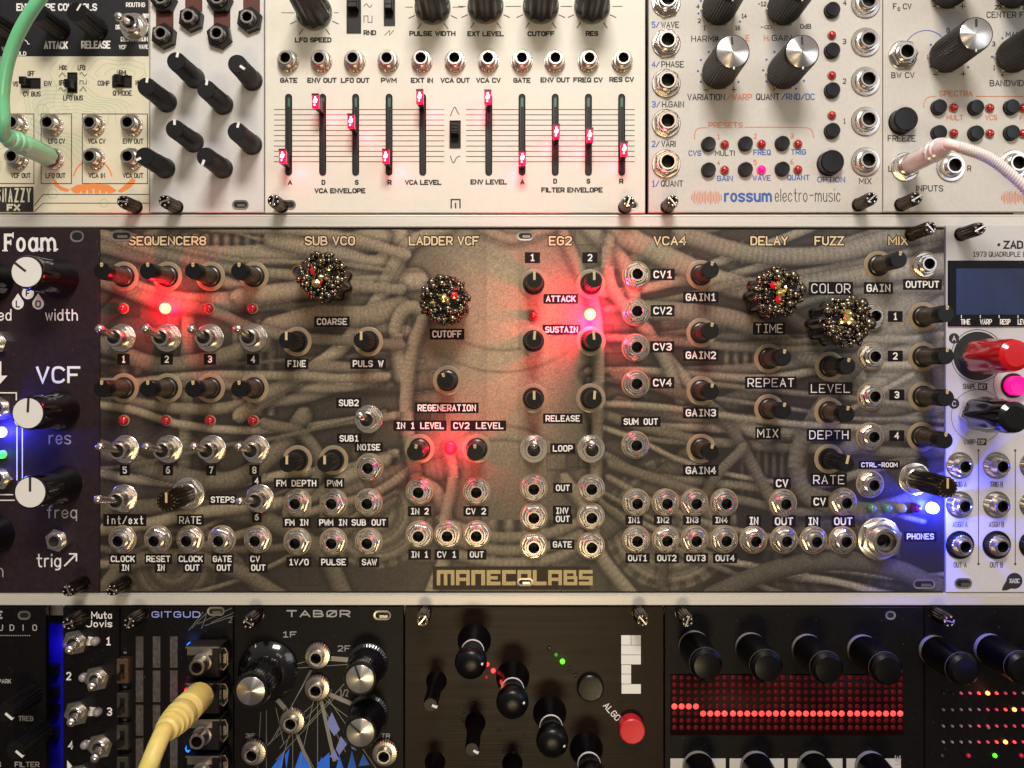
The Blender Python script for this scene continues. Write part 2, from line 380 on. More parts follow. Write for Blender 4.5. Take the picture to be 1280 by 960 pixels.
def jack_mesh(style):
    mb = MB(); q = S
    def lz(prof, n=28, m=0, ri=8.4*S, **kw): mb.lathe(list(prof)+[(min(ri, prof[-1][0]), prof[-1][1])], n, m, close=False, **kw)
    hexr = lambda r, a0=0: [(r*math.cos(math.radians(60*i+a0)), r*math.sin(math.radians(60*i+a0))) for i in range(6)]
    def hexnut(r, w0, w1, m, a0=15, ri=8.6*S):
        P = hexr(r, a0); Pi = hexr(r*.9, a0)
        vs = [(p[0], p[1], w0) for p in P]+[(p[0], p[1], w1-.25) for p in P]+[(p[0], p[1], w1) for p in Pi]
        vs += [(p[0]*ri/(r*.9), p[1]*ri/(r*.9), w1) for p in Pi]; fs = []
        for j in (0, 6, 12):
            for i in range(6): fs.append((j+i, j+(i+1) % 6, j+6+(i+1) % 6, j+6+i))
        mb.add(vs, fs, m)
    def bore(ro, ri, w0, w1, m=0):
        mb.lathe([(ro, w0), (ro, w1-.3), (ro-.25, w1), (ri+.15, w1), (ri, w1-.2)], 28, m, close=False); mb.lathe([(ri, w1-.2), (ri-.02, .35)], 28, 1, close=False)
        mb.disc(ri+.05, .36, 1)
    if style == 'maneco':
        lz([(17.6*q, 0), (17.6*q, .12), (17.2*q, .2)], 32, 2)
        lz([(15.6*q, .2), (15.6*q, .55), (14.8*q, .75)], 32, 0)
        hexnut(14.2*q, .7, 2.2, 0); lz([(12.2*q, 2.2), (11.4*q, 2.5)], 28, 0)
        bore(9.6*q, 6.3*q, 2.4, 3.9)
    elif style == 'round':
        lz([(13.6*q, 0), (13.6*q, .3), (13.2*q, .4)], 36, 0)
        lz([(12.6*q, .4), (12.6*q, 1.9), (11.6*q, 2.2), (9.6*q, 2.25)], 72, 3, flute=24, depth=.07)
        bore(9.2*q, 5.9*q, 2.2, 4.2)
    elif style == 'hexdark':
        hexnut(16*q, 0, 2.2, 3, 0, 7.6*q); lz([(11.5*q, 2.2), (10.6*q, 2.8)], 28, 3); bore(8.8*q, 5.6*q, 2.4, 4.2)
    elif style == 'hexbig':
        lz([(18*q, 0), (18*q, .35), (17.2*q, .5)], 36, 0)
        hexnut(16.2*q, .5, 2.4, 0, 10, 10*q); lz([(13.4*q, 2.4), (12.6*q, 2.7)], 28, 0); bore(11*q, 7.7*q, 2.5, 3.8)
    elif style == 'washer':
        lz([(18.3*q, 0), (18.3*q, .35), (17.6*q, .5), (14*q, .55), (13.6*q, .8), (12.6*q, 1.6), (11.6*q, 1.7)], 36, 0); bore(11*q, 7.6*q, 1.6, 3.2)
    elif style == 'zadar':
        lz([(17*q, 0), (17*q, .15)], 36, 2); lz([(13.5*q, .15), (13.5*q, 1.8), (12.6*q, 2.0)], 72, 3, flute=26, depth=.08); bore(9.6*q, 6.6*q, 2.0, 4.0)
    elif style == 'knurl':
        lz([(17*q, 0), (17*q, 1.5), (15.4*q, 2.1), (11*q, 2.3)], 84, 3, flute=28, depth=.06); bore(9.4*q, 6.2*q, 2.2, 4.4)
    elif style == 'phones':
        lz([(27*q, 0), (27*q, .3), (26*q, .45)], 40, 0); hexnut(25.5*q, .45, 3.2, 0, 5, 15.5*q); lz([(20*q, 3.2), (19*q, 3.6)], 32, 0)
        bore(16.5*q, 12.2*q, 3.4, 6.0)
    mats = {'maneco': ['chrome', 'hole', 'ring', 'nickel'], 'hexdark': ['chrome', 'hole', 'ring', 'darknut'],
            'zadar': ['chrome', 'hole', 'spun', 'nickel']}.get(style, ['chrome', 'hole', 'ring', 'nickel'])
    return mb.mesh('jack', mats, ang=30)
jn = [0]
def jack(mod, x, y, style, label=None, mesh=None):
    o = link('jack', mesh or cached(('jack', style), lambda: jack_mesh(style)), mod, x, y, 0.02, label)
    jn[0] += 1; o.rotation_euler = (0, random.uniform(-.5, .5) if style not in ('round', 'knurl') else random.uniform(0, 6), 0)
    return o

def trim_mesh(flut, H=15.0):
    mb = MB(); q = S
    # board ring, dark well, shaft
    mb.lathe([(18.5*q, 0), (18.5*q, .1), (18.2*q, .14), (13.6*q, .14)], 36, 1, close=False)
    mb.disc(13.6*q, .06, 2)
    if flut: mb.lathe([(11.0*q, .1), (10.4*q, H-.5), (9.8*q, H)], 54, 0, flute=18, depth=.12)
    else: mb.lathe([(12*q, .1), (12*q, 1.0), (10.4*q, 1.2), (9.8*q, H-4.2), (10*q, H-4), (10*q, H-.5), (9.4*q, H)], 30, 0)
    return mb.mesh('knob', ['plastic' if flut else 'shaft', 'ring', 'hole'])
def ptr_mesh(flut):
    mb = MB(); q = S
    if flut: mb.box(-1.5*q, 1.5*q, 0*q, 10.2*q, -.6, .16)
    else:
        mb.box(-1.7*q, 1.7*q, 6.4*q, 9.7*q, -.8, .1); mb.disc(1.7*q, .1, 0, 12, (0, 6.4*q))
    return mb.mesh('pointer', ['ivory'])
def capdark(H):
    mb = MB(); q = S
    mb.lathe([(10.15*q, H-3.9), (10.15*q, H-.35), (9.6*q, H+.03)], 30, 0)
    return mb.mesh('cap', ['plastic'])
def trim(mod, x, y, flut=False, ang=0.0, H=15.0):
    k = link('knob', cached(('trim', flut, H), lambda: trim_mesh(flut, H)), mod, x, y, 0.02)
    if not flut: link('cap', cached(('cap', H), lambda: capdark(H)), k, x, y, 0.02)
    p = link('pointer', cached(('ptr', flut), lambda: ptr_mesh(flut)), k, x, y, H+.06); p.rotation_euler = (0, math.radians(ang), 0)
    return k

def led(mod, x, y, m, r=6.0, h=2.2, ring=True, label=None, flat=False):
    def mk():
        mb = MB(); q = S
        if ring: mb.lathe([(r*1.22*q, 0), (r*1.22*q, .25), (r*q, .3)], 24, 1, close=False)
        mb.lathe([(r*q, 0.02), (r*q, h*.4), (r*.92*q, h*.65), (r*.68*q, h*.88), (r*.3*q, h)], 20, 0)
        return mb.mesh('led', [m, 'ring'], ang=80)
    return link('led', cached(('led', m, r, h, ring), mk), mod, x, y, 0.02, label)

def toggle(mod, x, y, dx, dy, Lh=15.0, bush=6.0, style='maneco'):
    """bat lever leaning (dx, dy) layout units from its base"""
    def mk():
        mb = MB(); q = S
        if style == 'hexflat':
            P = [(16*q*math.cos(math.radians(60*i+12)), 16*q*math.sin(math.radians(60*i+12))) for i in range(6)]; mb.prism(P, 0, 1.8, 1)
            mb.lathe([(9.5*q, 1.8), (9.5*q, 3.2), (8.8*q, 3.4), (6.5*q, 3.4), (6*q, 2.6)], 24, 0, close=False); mb.disc(6.1*q, 2.65, 2)
        else:
            mb.lathe([(17.6*q, 0), (17.6*q, .3), (17*q, .42)], 32, 0)
            P = [(15.2*q*math.cos(math.radians(60*i+8)), 15.2*q*math.sin(math.radians(60*i+8))) for i in range(6)]; mb.prism(P, .42, 2.0, 0)
            mb.lathe([(11.3*q, 2.0), (11.3*q, bush-.3), (10.6*q, bush), (8*q, bush), (7*q, bush-1.4)], 28, 0, close=False); mb.disc(7.1*q, bush-1.35, 2)
        return mb.mesh('toggle_switch', ['chrome', 'nickel', 'hole'])
    t = link('toggle_switch', cached(('tog', style, bush), mk), mod, x, y, 0.02)
    w0 = 2.0 if style == 'hexflat' else bush-2.0
    mb = MB(); u, v = dx*S, -dy*S; a = Vector((0, 0, w0)); b = Vector((u, v, Lh)); d = b-a
    ts = [0, .35, .7, .86, .93, .975, 1.0]; rr = [4.4, 4.7, 5.2, 6.0, 6.0, 4.8, 1.8]
    mb.tube([a+d*k for k in ts], [r*S*.9 for r in rr], 14, 0)
    link('lever', mb.mesh('lever', ['chrome'], ang=60), t, x, y, 0.02)
    return t

def screw(mod, x, y, H=9.5, dark=True):
    def mk():
        mb = MB(); q = S
        mb.lathe([(8.6*q, 0), (8.6*q, .4), (6.5*q, .5), (6.5*q, .9), (8.2*q, 1.0), (8.2*q, H-1.2), (7.3*q, H-.6)], 64, 0, flute=16, depth=.14, fz=(.95, H-1), close=False)
        mb.lathe([(7.3*q, H-.6), (7.0*q, H), (4.0*q, H), (3.4*q, H-.7)], 24, 0, close=False); mb.disc(3.5*q, H-.68, 2, 12)
        mb.box(-6.8*q, 6.8*q, -.9*q, .9*q, H-.4, H+.04, 1)
        for a in range(6):
            t = a*math.pi/3+.4; mb.ball((5.4*q*math.cos(t), 5.4*q*math.sin(t), H+.02), 1.5*q, 1, 8, 4)
        return mb.mesh('screw', [M['screwdark'] if dark else M['nickel'], 'chrome', 'hole'])
    o = link('screw', cached(('screw', H, dark), mk), mod, x, y, 0.02); o.rotation_euler = (0, random.uniform(0, 3), 0)
M['screwdark'] = mat('black nickel thumb screw', (66, 52, 44), .22, metal=.95, noise=.3, nscale=1500)

def oval(w, h, n=10):
    r = h/2; a = w/2-r; P = []
    for i in range(n+1): t = -math.pi/2+math.pi*i/n; P.append((a+r*math.cos(t), r*math.sin(t)))
    for i in range(n+1): t = math.pi/2+math.pi*i/n; P.append((-a+r*math.cos(t), r*math.sin(t)))
    return P
def slot(mod, x, y, W, H, screwin=True):
    mb = MB(); o = [(p[0]*S, p[1]*S) for p in oval(W, H)]; i = [(p[0]*S, p[1]*S) for p in oval(W-4.5, H-4.5)]
    n = len(o); vs = [(p[0], p[1], .0) for p in o]+[(p[0], p[1], .16) for p in o]+[(p[0], p[1], .1) for p in i]
    fs = [(j*n+a, j*n+(a+1) % n, (j+1)*n+(a+1) % n, (j+1)*n+a) for j in (0, 1) for a in range(n)]
    mb.add(vs, fs, 0); mb.add([(p[0], p[1], .06) for p in i], [tuple(range(n))], 1)
    if screwin:
        mb.box(-W*.16*S, W*.30*S, -H*.22*S, H*.05*S, .07, .5, 2)
    link('mounting_slot', mb.mesh('mounting_slot', [mat('bare slot rim', (176, 168, 158), .33, metal=.9), 'hole', 'nickel']), mod, x, y, 0.02)

def slide_switch(mod, x0, x1, y0, y1, vert, pos):
    cx, cy = (x0+x1)/2, (y0+y1)/2; a, b = (x1-x0)/2*S, (y1-y0)/2*S; mb = MB()
    mb.box(-a, a, -b, b, 0, .15, 0)
    t = .9*S
    mb.box(-a, a, b-t, b, .15, .45, 1); mb.box(-a, a, -b, -b+t, .15, .45, 1); mb.box(-a, -a+t, -b+t, b-t, .15, .45, 1); mb.box(a-t, a, -b+t, b-t, .15, .45, 1)
    s = link('slide_switch', mb.mesh('slide_switch', ['hole', 'plastic']), mod, cx, cy, 0.02)
    k = MB()
    if vert: c = pos*b*.5; k.bbox(-a*.72, a*.72, c-b*.4, c+b*.4, .16, 3.6, .3)
    else: c = pos*a*.5; k.bbox(c-a*.34, c+a*.34, -b*.72, b*.72, .16, 3.6, .3)
    for i in (-1, 0, 1):
        if vert: k.box(-a*.6, a*.6, c+i*b*.2-.1, c+i*b*.2+.1, 3.6, 3.85)
        else: k.box(c+i*a*.2-.1, c+i*a*.2+.1, -b*.6, b*.6, 3.6, 3.85)
    link('slider', k.mesh('slider', ['plastic']), s, cx, cy, 0.02)

def button(mod, x, y, r, m='plastic', h=2.0, label=None):
    def mk():
        mb = MB(); q = S
        mb.lathe([(r*1.06*q, 0), (r*1.06*q, .2)], 32, 1, close=False); mb.disc(r*1.06*q, .1, 1)
        mb.lathe([(r*q, .1), (r*q, h-.35), (r*.9*q, h), (r*.5*q, h-.1)], 32, 0)
        return mb.mesh('push_button', [m, 'hole'])
    return link('push_button', cached(('btn', r, m, h), mk), mod, x, y, 0.02, label)

def lathe_part(name, mod, x, y, prof, mats, flute=0, depth=0, n=40, fz=None, key=None, w=0.02, m=0, ang=35):
    def mk():
        mb = MB(); mb.lathe([(r*S, z) for r, z in prof], n, m, flute=flute, depth=depth, fz=fz); return mb.mesh(name, mats, ang=ang)
    return link(name, cached(key, mk) if key else mk(), mod, x, y, w)
def bar(name, par, x, y, w, ang, r0, r1, wd, m, th=.08):
    mb = MB(); mb.box(-wd/2*S, wd/2*S, r0*S, r1*S, -.5, th)
    o = link(name, mb.mesh(name, [m]), par, x, y, w); o.rotation_euler = (0, math.radians(ang), 0); return o
def spun_mesh(r):
    mb = MB(); n = 64; vs = [(0, 0, .12)]+[(r*S*math.cos(2*math.pi*i/n), r*S*math.sin(2*math.pi*i/n), .12) for i in range(n)]+[((r+.6)*S*math.cos(2*math.pi*i/n), (r+.6)*S*math.sin(2*math.pi*i/n), 0) for i in range(n)]
    fs = [(0, 1+i, 1+(i+1) % n) for i in range(n)]+[(1+n+i, 1+n+(i+1) % n, 1+(i+1) % n, 1+i) for i in range(n)]
    mb.add(vs, fs); return mb.mesh('metal_cap', [spun_mat()], ang=80)
def spun_mat():
    if 'spinm' in M: return M['spinm']
    m = bpy.data.materials.new('spun metal cap'); m.use_nodes = True; nt = m.node_tree; b = nt.nodes['Principled BSDF']
    b.inputs['Base Color'].default_value = (*lin((214, 208, 202)), 1); b.inputs['Metallic'].default_value = 1; b.inputs['Roughness'].default_value = .27
    b.inputs['Anisotropic'].default_value = .85
    t = nt.nodes.new('ShaderNodeTexCoord'); s = nt.nodes.new('ShaderNodeSeparateXYZ'); nt.links.new(t.outputs['Object'], s.inputs[0])
    c = nt.nodes.new('ShaderNodeCombineXYZ'); ng = nt.nodes.new('ShaderNodeMath'); ng.operation = 'MULTIPLY'; ng.inputs[1].default_value = -1
    nt.links.new(s.outputs[2], ng.inputs[0]); nt.links.new(ng.outputs[0], c.inputs[0]); nt.links.new(s.outputs[0], c.inputs[2])
    nr = nt.nodes.new('ShaderNodeVectorMath'); nr.operation = 'NORMALIZE'; nt.links.new(c.outputs[0], nr.inputs[0])
    nt.links.new(nr.outputs[0], b.inputs['Tangent']); b.inputs['Anisotropic Rotation'].default_value = .25
    M['spinm'] = m; return m
def rossum_knob(mod, x, y, ang, H=19.5):
    k = lathe_part('knob', mod, x, y, [(19, 0), (19, .8), (20.5, .9), (20.5, 2.2), (21.6, 2.5), (20.6, H-2), (20.2, H-.6), (19.6, H)], ['plastic'], flute=40, depth=.05, n=160, fz=(2, H-1.5), key=('rk', H))
    lathe_part('nut', k, x, y, [(22, 0), (22, .5), (21, 1.3), (19, 1.4)], ['nickel'], n=6, key='rknut')
    link('metal_cap', cached('rkcap', lambda: spun_mesh(18.2)), k, x, y, H+.02)
    bar('pointer', k, x, y, H+.18, ang, 8, 17.5, 2.6, 'ink', .03)
    bar('pointer', k, x, y, H+.05, ang+180, 17.6, 20.4, 1.8, 'wline', .1)
    return k

def jewel(mod, x, y, R, seed, H=13.5, red=()):
    rnd = random.Random(seed)
    k = lathe_part('knob', mod, x, y, [(R*.98, .0), (R*.98, 1.0), (R*.92, 1.4), (R*.86, H-1.2), (R*.8, H)], ['gloss'], flute=9, depth=.18, n=90, key=('jk', R, H))
    mb = MB()
    def nug(a, r, sz, z, m=0): mb.ball((r*math.cos(a)*S, r*math.sin(a)*S, z), sz*S, m, rnd.choice((5, 6, 7)), 4, (rnd.uniform(.5, 1.7), rnd.uniform(.5, 1.7), rnd.uniform(.6, 1.3)))
    for i in range(170):
        r = R*math.sqrt(rnd.random())*.93; a = rnd.uniform(0, 6.283)
        nug(a, r, rnd.choice((1.2, 1.8, 2.4, 3.0, 4.6)), H+rnd.uniform(-.3, 1.4)*(1.1-r/R*.5))
    for i in range(70):
        a = rnd.uniform(0, 6.283); nug(a, R*rnd.uniform(.84, 1.02), rnd.uniform(1.6, 3.6), H-rnd.uniform(-.3, 2.6))
    link('nugget_crust', mb.mesh('nugget_crust', ['nugget'], ang=62), k, x, y, 0.02)
    mb = MB()
    for i in range(7): a = rnd.uniform(0, 6.283); nug(a, R*rnd.uniform(0, .5), rnd.uniform(2.4, 4.2), H+1.5)
    link('pale_gems', mb.mesh('pale_gems', ['amber'], smooth=False), k, x, y, 0.02)
    for (gx, gy, gs) in red:
        mb = MB(); mb.ball((gx*S, gy*S, H+1.9), gs*S, 0, 6, 4, (1, 1.25, .7)); link('gem', mb.mesh('gem', ['gem'], smooth=False), k, x, y, 0.02)
    return k

# ================================================================== THE RACK CASE
case = root('rack_case', 640, 1000, 'long modular rack case with two pale aluminium rails between three rows of modules', 'rack case')
def rail(y0, y1):
    mb = MB(); u0, u1 = -720*S, 720*S
    a, b = (480-y0)*S, (480-y1)*S; q = [(a, -9), (a, -1.0), (a-.3, -.55), (a-.62, -.5), (a-.75, -.75), (a-.95, -.75), (a-1.1, -.4), (b+.35, -.4), (b, -.8), (b, -9)]
    n = len(q); mb.add([(u0, p[0], p[1]) for p in q]+[(u1, p[0], p[1]) for p in q], [(i, i+n, i+1+n, i+1) for i in range(n-1)])
    link('rail', mb.mesh('rail', ['rail'], ang=15), case, 640, 480)
rail(267.4, 284); rail(741.4, 757.6)
mb = MB(); mb.box(-720*S, 720*S, -560*S, 560*S, -44, -42)
link('back_panel', mb.mesh('back_panel', ['caseback']), case, 640, 480)
mb = MB(); mb.box(-720*S, 720*S, (480-1010)*S, (480-776)*S, -30, -28); mb.box(-720*S, 720*S, (480-758.2)*S-4, (480-758.2)*S, -7, -3, 1)
link('strip', mb.mesh('strip', ['caseback', 'nickel']), case, 640, 480)

# ================================================================== TOP ROW 1: beige module with black head
m1 = root('synth_module', 90, 266, 'beige module with black top section, orange claw drawing and green cable plugged in', 'synth module')
p = panel(m1, -60, 186.2, -120, 266, 'beige')
t = MB(); R4(t, -59, 186, -119, 70.5, .03, 0); prints('printed_field', t, ['headblack'], p)
t = MB()
rr = random.Random(3)
for (cx, cy, n, st) in ((150, 95, 8, 11), (40, 205, 9, 9), (92, 150, 8, 8)):
    for i in range(n):
        r = 14+i*st*.8; pts = []
        for j in range(25):
            a = math.radians(-40+i*9+j*9); q = r*(1+.13*math.sin(3*a+i*.25)+.07*math.sin(7*a+cx))
            pts.append((cx+q*math.cos(a)*1.25, cy-q*math.sin(a)*.72))
        pts = [(a, b) for a, b in pts if 72 < b < 232 and -55 < a < 185]
        if len(pts) > 2:
            run = [pts[0]]
            for z in pts[1:]:
                if abs(z[0]-run[-1][0])+abs(z[1]-run[-1][1]) > 30:
                    if len(run) > 2: L(t, run, .8, .022+.001*i)
                    run = [z]
                else: run.append(z)
            if len(run) > 2: L(t, run, .8, .022+.001*i)
for (x, y, r) in ((66, 242, 6), (130, 254, 5), (52, 137, 7)): L(t, circ(x, y, r)[:-1], 1.2, .04, 0, True)
prints('green_contours', t, ['green'], p)
t = MB()
L(t, circ(116, 224, 24, 24, 10, 170), 1.6, .05)
PO(t, [(66, 222), (70, 226), (76, 233), (88, 237), (84, 240), (76, 238), (69, 233)]); PO(t, [(166, 222), (170, 226), (164, 234), (152, 241), (147, 239), (155, 232)])
PO(t, [(88, 236), (96, 231), (116, 229.5), (136, 231), (146, 238), (141, 241), (116, 236), (92, 241)], .055)
for i in range(6): R4(t, 94+i*8, 100+i*8, 236.5+abs(i-2.5)*.6, 241.5, .062)
prints('orange_drawing', t, ['orange2'], p)
t = MB()
text(t, 'ENVELOPE CONTROLS', 71, 9, 9.5, 101, 1.9); text(t, 'ROUTING', 169.5, 6, 6, 24, 1); text(t, 'ATTACK', 70, 56.5, 10, 30, 1.9); text(t, 'RELEASE', 120, 56, 10, 37, 1.9)
text(t, 'DRIVE', 151, 34, 6, 13, 1.1); text(t, 'WS', 149, 20, 6, 10, 1.1); text(t, 'DRY', 182.5, 20, 6, 8, 1); text(t, 'VC', 183, 32.5, 6, 6, 1); text(t, 'DESTINATION', 168, 49, 6, 34, 1.1)
text(t, 'VCF', 153.5, 59, 5.5, 10, 1); text(t, 'WAVE', 179.5, 58.5, 5.5, 12, 1); text(t, 'WAVE', 9, 61, 5.5, 14, 1); text(t, 'FOLD', 25, 67, 5.5, 16, 1); L(t, [(31, 50), (34, 52), (35, 55), (37, 55)], 1)
prints('lettering', t, ['wprint'], p)
t = MB()
for s, x, y, W in (('OFF', 39, 92, 9), ('WS', 19.5, 105, 7), ('ENV', 60, 104.5, 10), ('CV BUS', 40, 117.5, 22), ('MIX:', 79, 84.5, 10), ('LFO:', 102, 84.5, 10), ('OFF', 77.5, 103.5, 8),
                   ('LFO BUS', 91.5, 122.5, 25), ('NRML', 153, 91, 14), ('COMP', 129.5, 104, 15), ('HI-Q', 174.5, 103.5, 10), ('Q MODE', 153, 116.5, 24),
                   ('LFO CV', 71, 176.5, 21), ('VCA CV', 121, 176.5, 22), ('ENV OUT', 166.5, 176.5, 26), ('VCF OUT', 26, 219.5, 25), ('LFO OUT', 69.5, 219.5, 25), ('VCA IN', 121, 219.5, 21), ('VCA OUT', 166.5, 219.5, 26)):
    text(t, s, x, y, 6.6, W, 1.15)
for (x0, x1) in ((-40, 42.5), (51.5, 89.5), (103, 184.5)): L(t, [(x0, 142.5), (x1, 142.5), (x1, 229.5), (x0, 229.5)], 1.0, .05, 0, True)
L(t, [(43, 257), (54, 243), (186, 243)], .9); L(t, [(43, 264.5), (54, 254), (186, 254)], .9)
L(t, [(74, 96), (78, 91), (82, 96)], .9); L(t, [(74, 112), (76, 109), (78, 112), (80, 115), (82, 112)], .9, sm=2)
L(t, [(100, 93), (102, 90), (104, 93), (106, 96), (108, 93)], .9, sm=2); L(t, [(100, 105), (100, 101), (104, 101), (104, 105), (108, 105), (108, 101)], .9); L(t, [(100, 114), (104, 109), (108, 114)], .9)
prints('lettering', t, ['ink'], p)
t = MB(); R4(t, -20, 42, 233.5, 265, .04, 0)
for i, s in enumerate('SNAZZY'): text(t, s, -2+i*7.6, 244, 18, 5.6, 2.2, .06, 1)
text(t, 'FX', 17, 259.5, 9, 17, 2.4, .06, 1)
prints('logo_print', t, ['ink', 'beige'], p)
for x, y in ((75, 37), (122, 37), (16, 41)):
    k = lathe_part('knob', m1, x, y, [(13.5, 0), (13.5, 1.5), (12.6, 2), (12.2, 12.8), (11.4, 13.6)], ['plastic'], flute=18, depth=.08, n=72, key='m1k', fz=(1.8, 13))
    bar('pointer', k, x, y, 13.65, 30, 2, 11, 2, 'wline', .04)
toggle(m1, 168, 34, *(a-b for a, b in zip(up(147, 20, 14), (168, 34))), 14, 4.5)
slide_switch(m1, 27, 51, 98, 110.5, False, -.7); slide_switch(m1, 85, 97, 91, 116, True, -.7); slide_switch(m1, 141, 165, 95, 109.5, False, -.2)
for x, y in ((23, 157), (23, 199), (67, 157), (67, 199), (119, 157), (166, 157), (119, 199), (166, 199)): jack(m1, x, y, 'round')
screw(m1, 170, 259, 9.5)

# ================================================================== TOP ROW 2: white module with black rubber knobs
m2 = root('synth_module', 258, 266, 'narrow white module with eight tall black rubber knobs and dark red stripes', 'synth module')
p = panel(m2, 187.4, 329.6, -120, 265.4, 'white')
t = MB()
for x0, x1, y0, y1 in ((195, 217, -40, 36), (231.5, 253, -40, 15), (267, 288, -40, 38), (304, 325, -40, 16)): R4(t, x0, x1, y0, y1, .03)
prints('red_stripes', t, ['brown'], p)
for x, y in ((207, 3), (207, 47), (241, 26), (276.5, 3), (276, 47), (313.5, 27), (241, -40), (313, -40)): jack(m2, x, y, 'hexdark')
def rubber(mod, x, y, ang):
    k = lathe_part('knob', mod, x, y, [(13, 0), (13, .8), (12.2, .9), (11.8, 7), (11.4, 7.2), (11.2, 15), (10.4, 15.6)], ['rubber'], n=36, key='rub')
    bar('pointer', k, x, y, 15.62, ang, 4.5, 11, 3, 'wline', .06)
for x, y, a in ((243.5, 98, 15), (208.5, 128, 8), (315.5, 101, 125), (279, 131, 8), (242, 178, 0), (206.5, 210.5, -115), (315, 181, 15), (278.5, 210.5, 200)): rubber(m2, x, y, a)
slot(m2, 300.5, 256, 21, 12); screw(m2, 221, 259, 10)

# ================================================================== TOP ROW 3: cream slider synth
m3 = root('synth_module', 570, 266, 'wide cream module with ten red lit faders below a row of eleven jacks', 'synth module')
p = panel(m3, 331.2, 806.5, -120, 266, 'cream')
t = MB()
for s, x, y, W in (('LFO SPEED', 391.5, 50, 46), ('PULSE WIDTH', 540.5, 42, 58), ('EXT LEVEL', 607, 42.3, 46), ('CUTOFF', 676.3, 42.3, 34), ('RES', 740, 42, 16), ('RND', 462.3, 41, 16),
                   ('GATE', 361, 100.5, 22), ('ENV OUT', 402.5, 100.5, 37), ('LFO OUT', 444, 100.5, 36), ('PWM', 486, 100.5, 20), ('EXT IN', 527.5, 100.5, 28), ('VCA OUT', 569, 100.5, 37),
                   ('VCA CV', 610.5, 100.5, 31), ('GATE', 652.5, 100.5, 22), ('ENV OUT', 694, 100, 37), ('FREQ CV', 735, 100, 37), ('RES CV', 777, 99.5, 31),
                   ('A', 362.7, 228, 5.5), ('D', 404.4, 228, 5), ('S', 446, 228, 5), ('R', 487, 228, 5.5), ('VCA LEVEL', 529, 228, 46), ('VCA ENVELOPE', 425, 238.5, 64),
                   ('ENV LEVEL', 611, 227.5, 46), ('A', 653, 227.5, 5.5), ('D', 694, 226.5, 5), ('S', 735.5, 226.5, 5), ('R', 776.6, 226.5, 5.5), ('FILTER ENVELOPE', 715, 237.5, 77)):
    text(t, s, x, y, 6.6, W, 1.65)
for i in range(11):
    y = 137+i*6.52
    L(t, [(343, y), (555, y)], .85, .045); L(t, [(583, y), (793, y)], .85, .045)
for (x, y) in ((393, 16), (541, 9), (607, 8), (676, 8), (740, 8)):
    L(t, [(x-41 if x < 400 else x-34, y), (x-25, y)], .8); L(t, [(x+25, y), (x+(38 if x > 400 else 30), y)], .8)
    for a in (205, 235, 305, 335):
        c, s = math.cos(math.radians(a)), -math.sin(math.radians(a)); L(t, [(x+25*c, y+25*s), (x+33*c, y+33*s)], 1.1)
L(t, [(455, 8), (457.5, 4), (460, 7), (462.5, 10), (465, 6)], .9, sm=2); L(t, [(455, 28), (455, 20), (460, 20), (460, 28), (465, 28), (465, 20)], .9); L(t, [(481, 44), (487, 38), (487, 44), (492, 38)], .9)
L(t, [(563, 145), (566, 137), (569, 133), (571, 139), (574, 143)], 1.0, sm=1); L(t, [(563, 195), (566, 204), (568, 203), (570, 198), (572, 196), (575, 195)], 1.0, sm=1)
L(t, [(564, 260), (564, 249.5), (575, 249.5), (575, 260)], 1.7); L(t, [(569.5, 260), (569.5, 254)], 1.7)
prints('lettering', t, ['ink'], p)
for x, y in ((393, 16), (541, 9), (607, 8), (676, 8), (740, 8)):
    k = lathe_part('knob', m3, x, y, [(21.5, 1.2), (21.5, 2), (20.5, 3), (18.5, 19), (16, 20.5)], ['plastic'], flute=10, depth=.12, n=100, key='m3k')
    lathe_part('skirt', k, x, y, [(22.5, 0), (22.5, .9), (21, 1.3)], ['skirt'], key='m3s')
    bar('pointer', k, x, y, 20.6, 0, 2, 15, 2.2, 'wline')
slide_switch(m3, 433.5, 451.5, -30, 41.5, True, .3); slide_switch(m3, 480, 494, -30, 32, True, -.2); slide_switch(m3, 562, 576, 151, 185, True, .45)
for x in (360.5, 402, 443.5, 485.5, 527.5, 569, 610.5, 652.3, 693.6, 735.5, 777.5): jack(m3, x, 77.5, 'round')
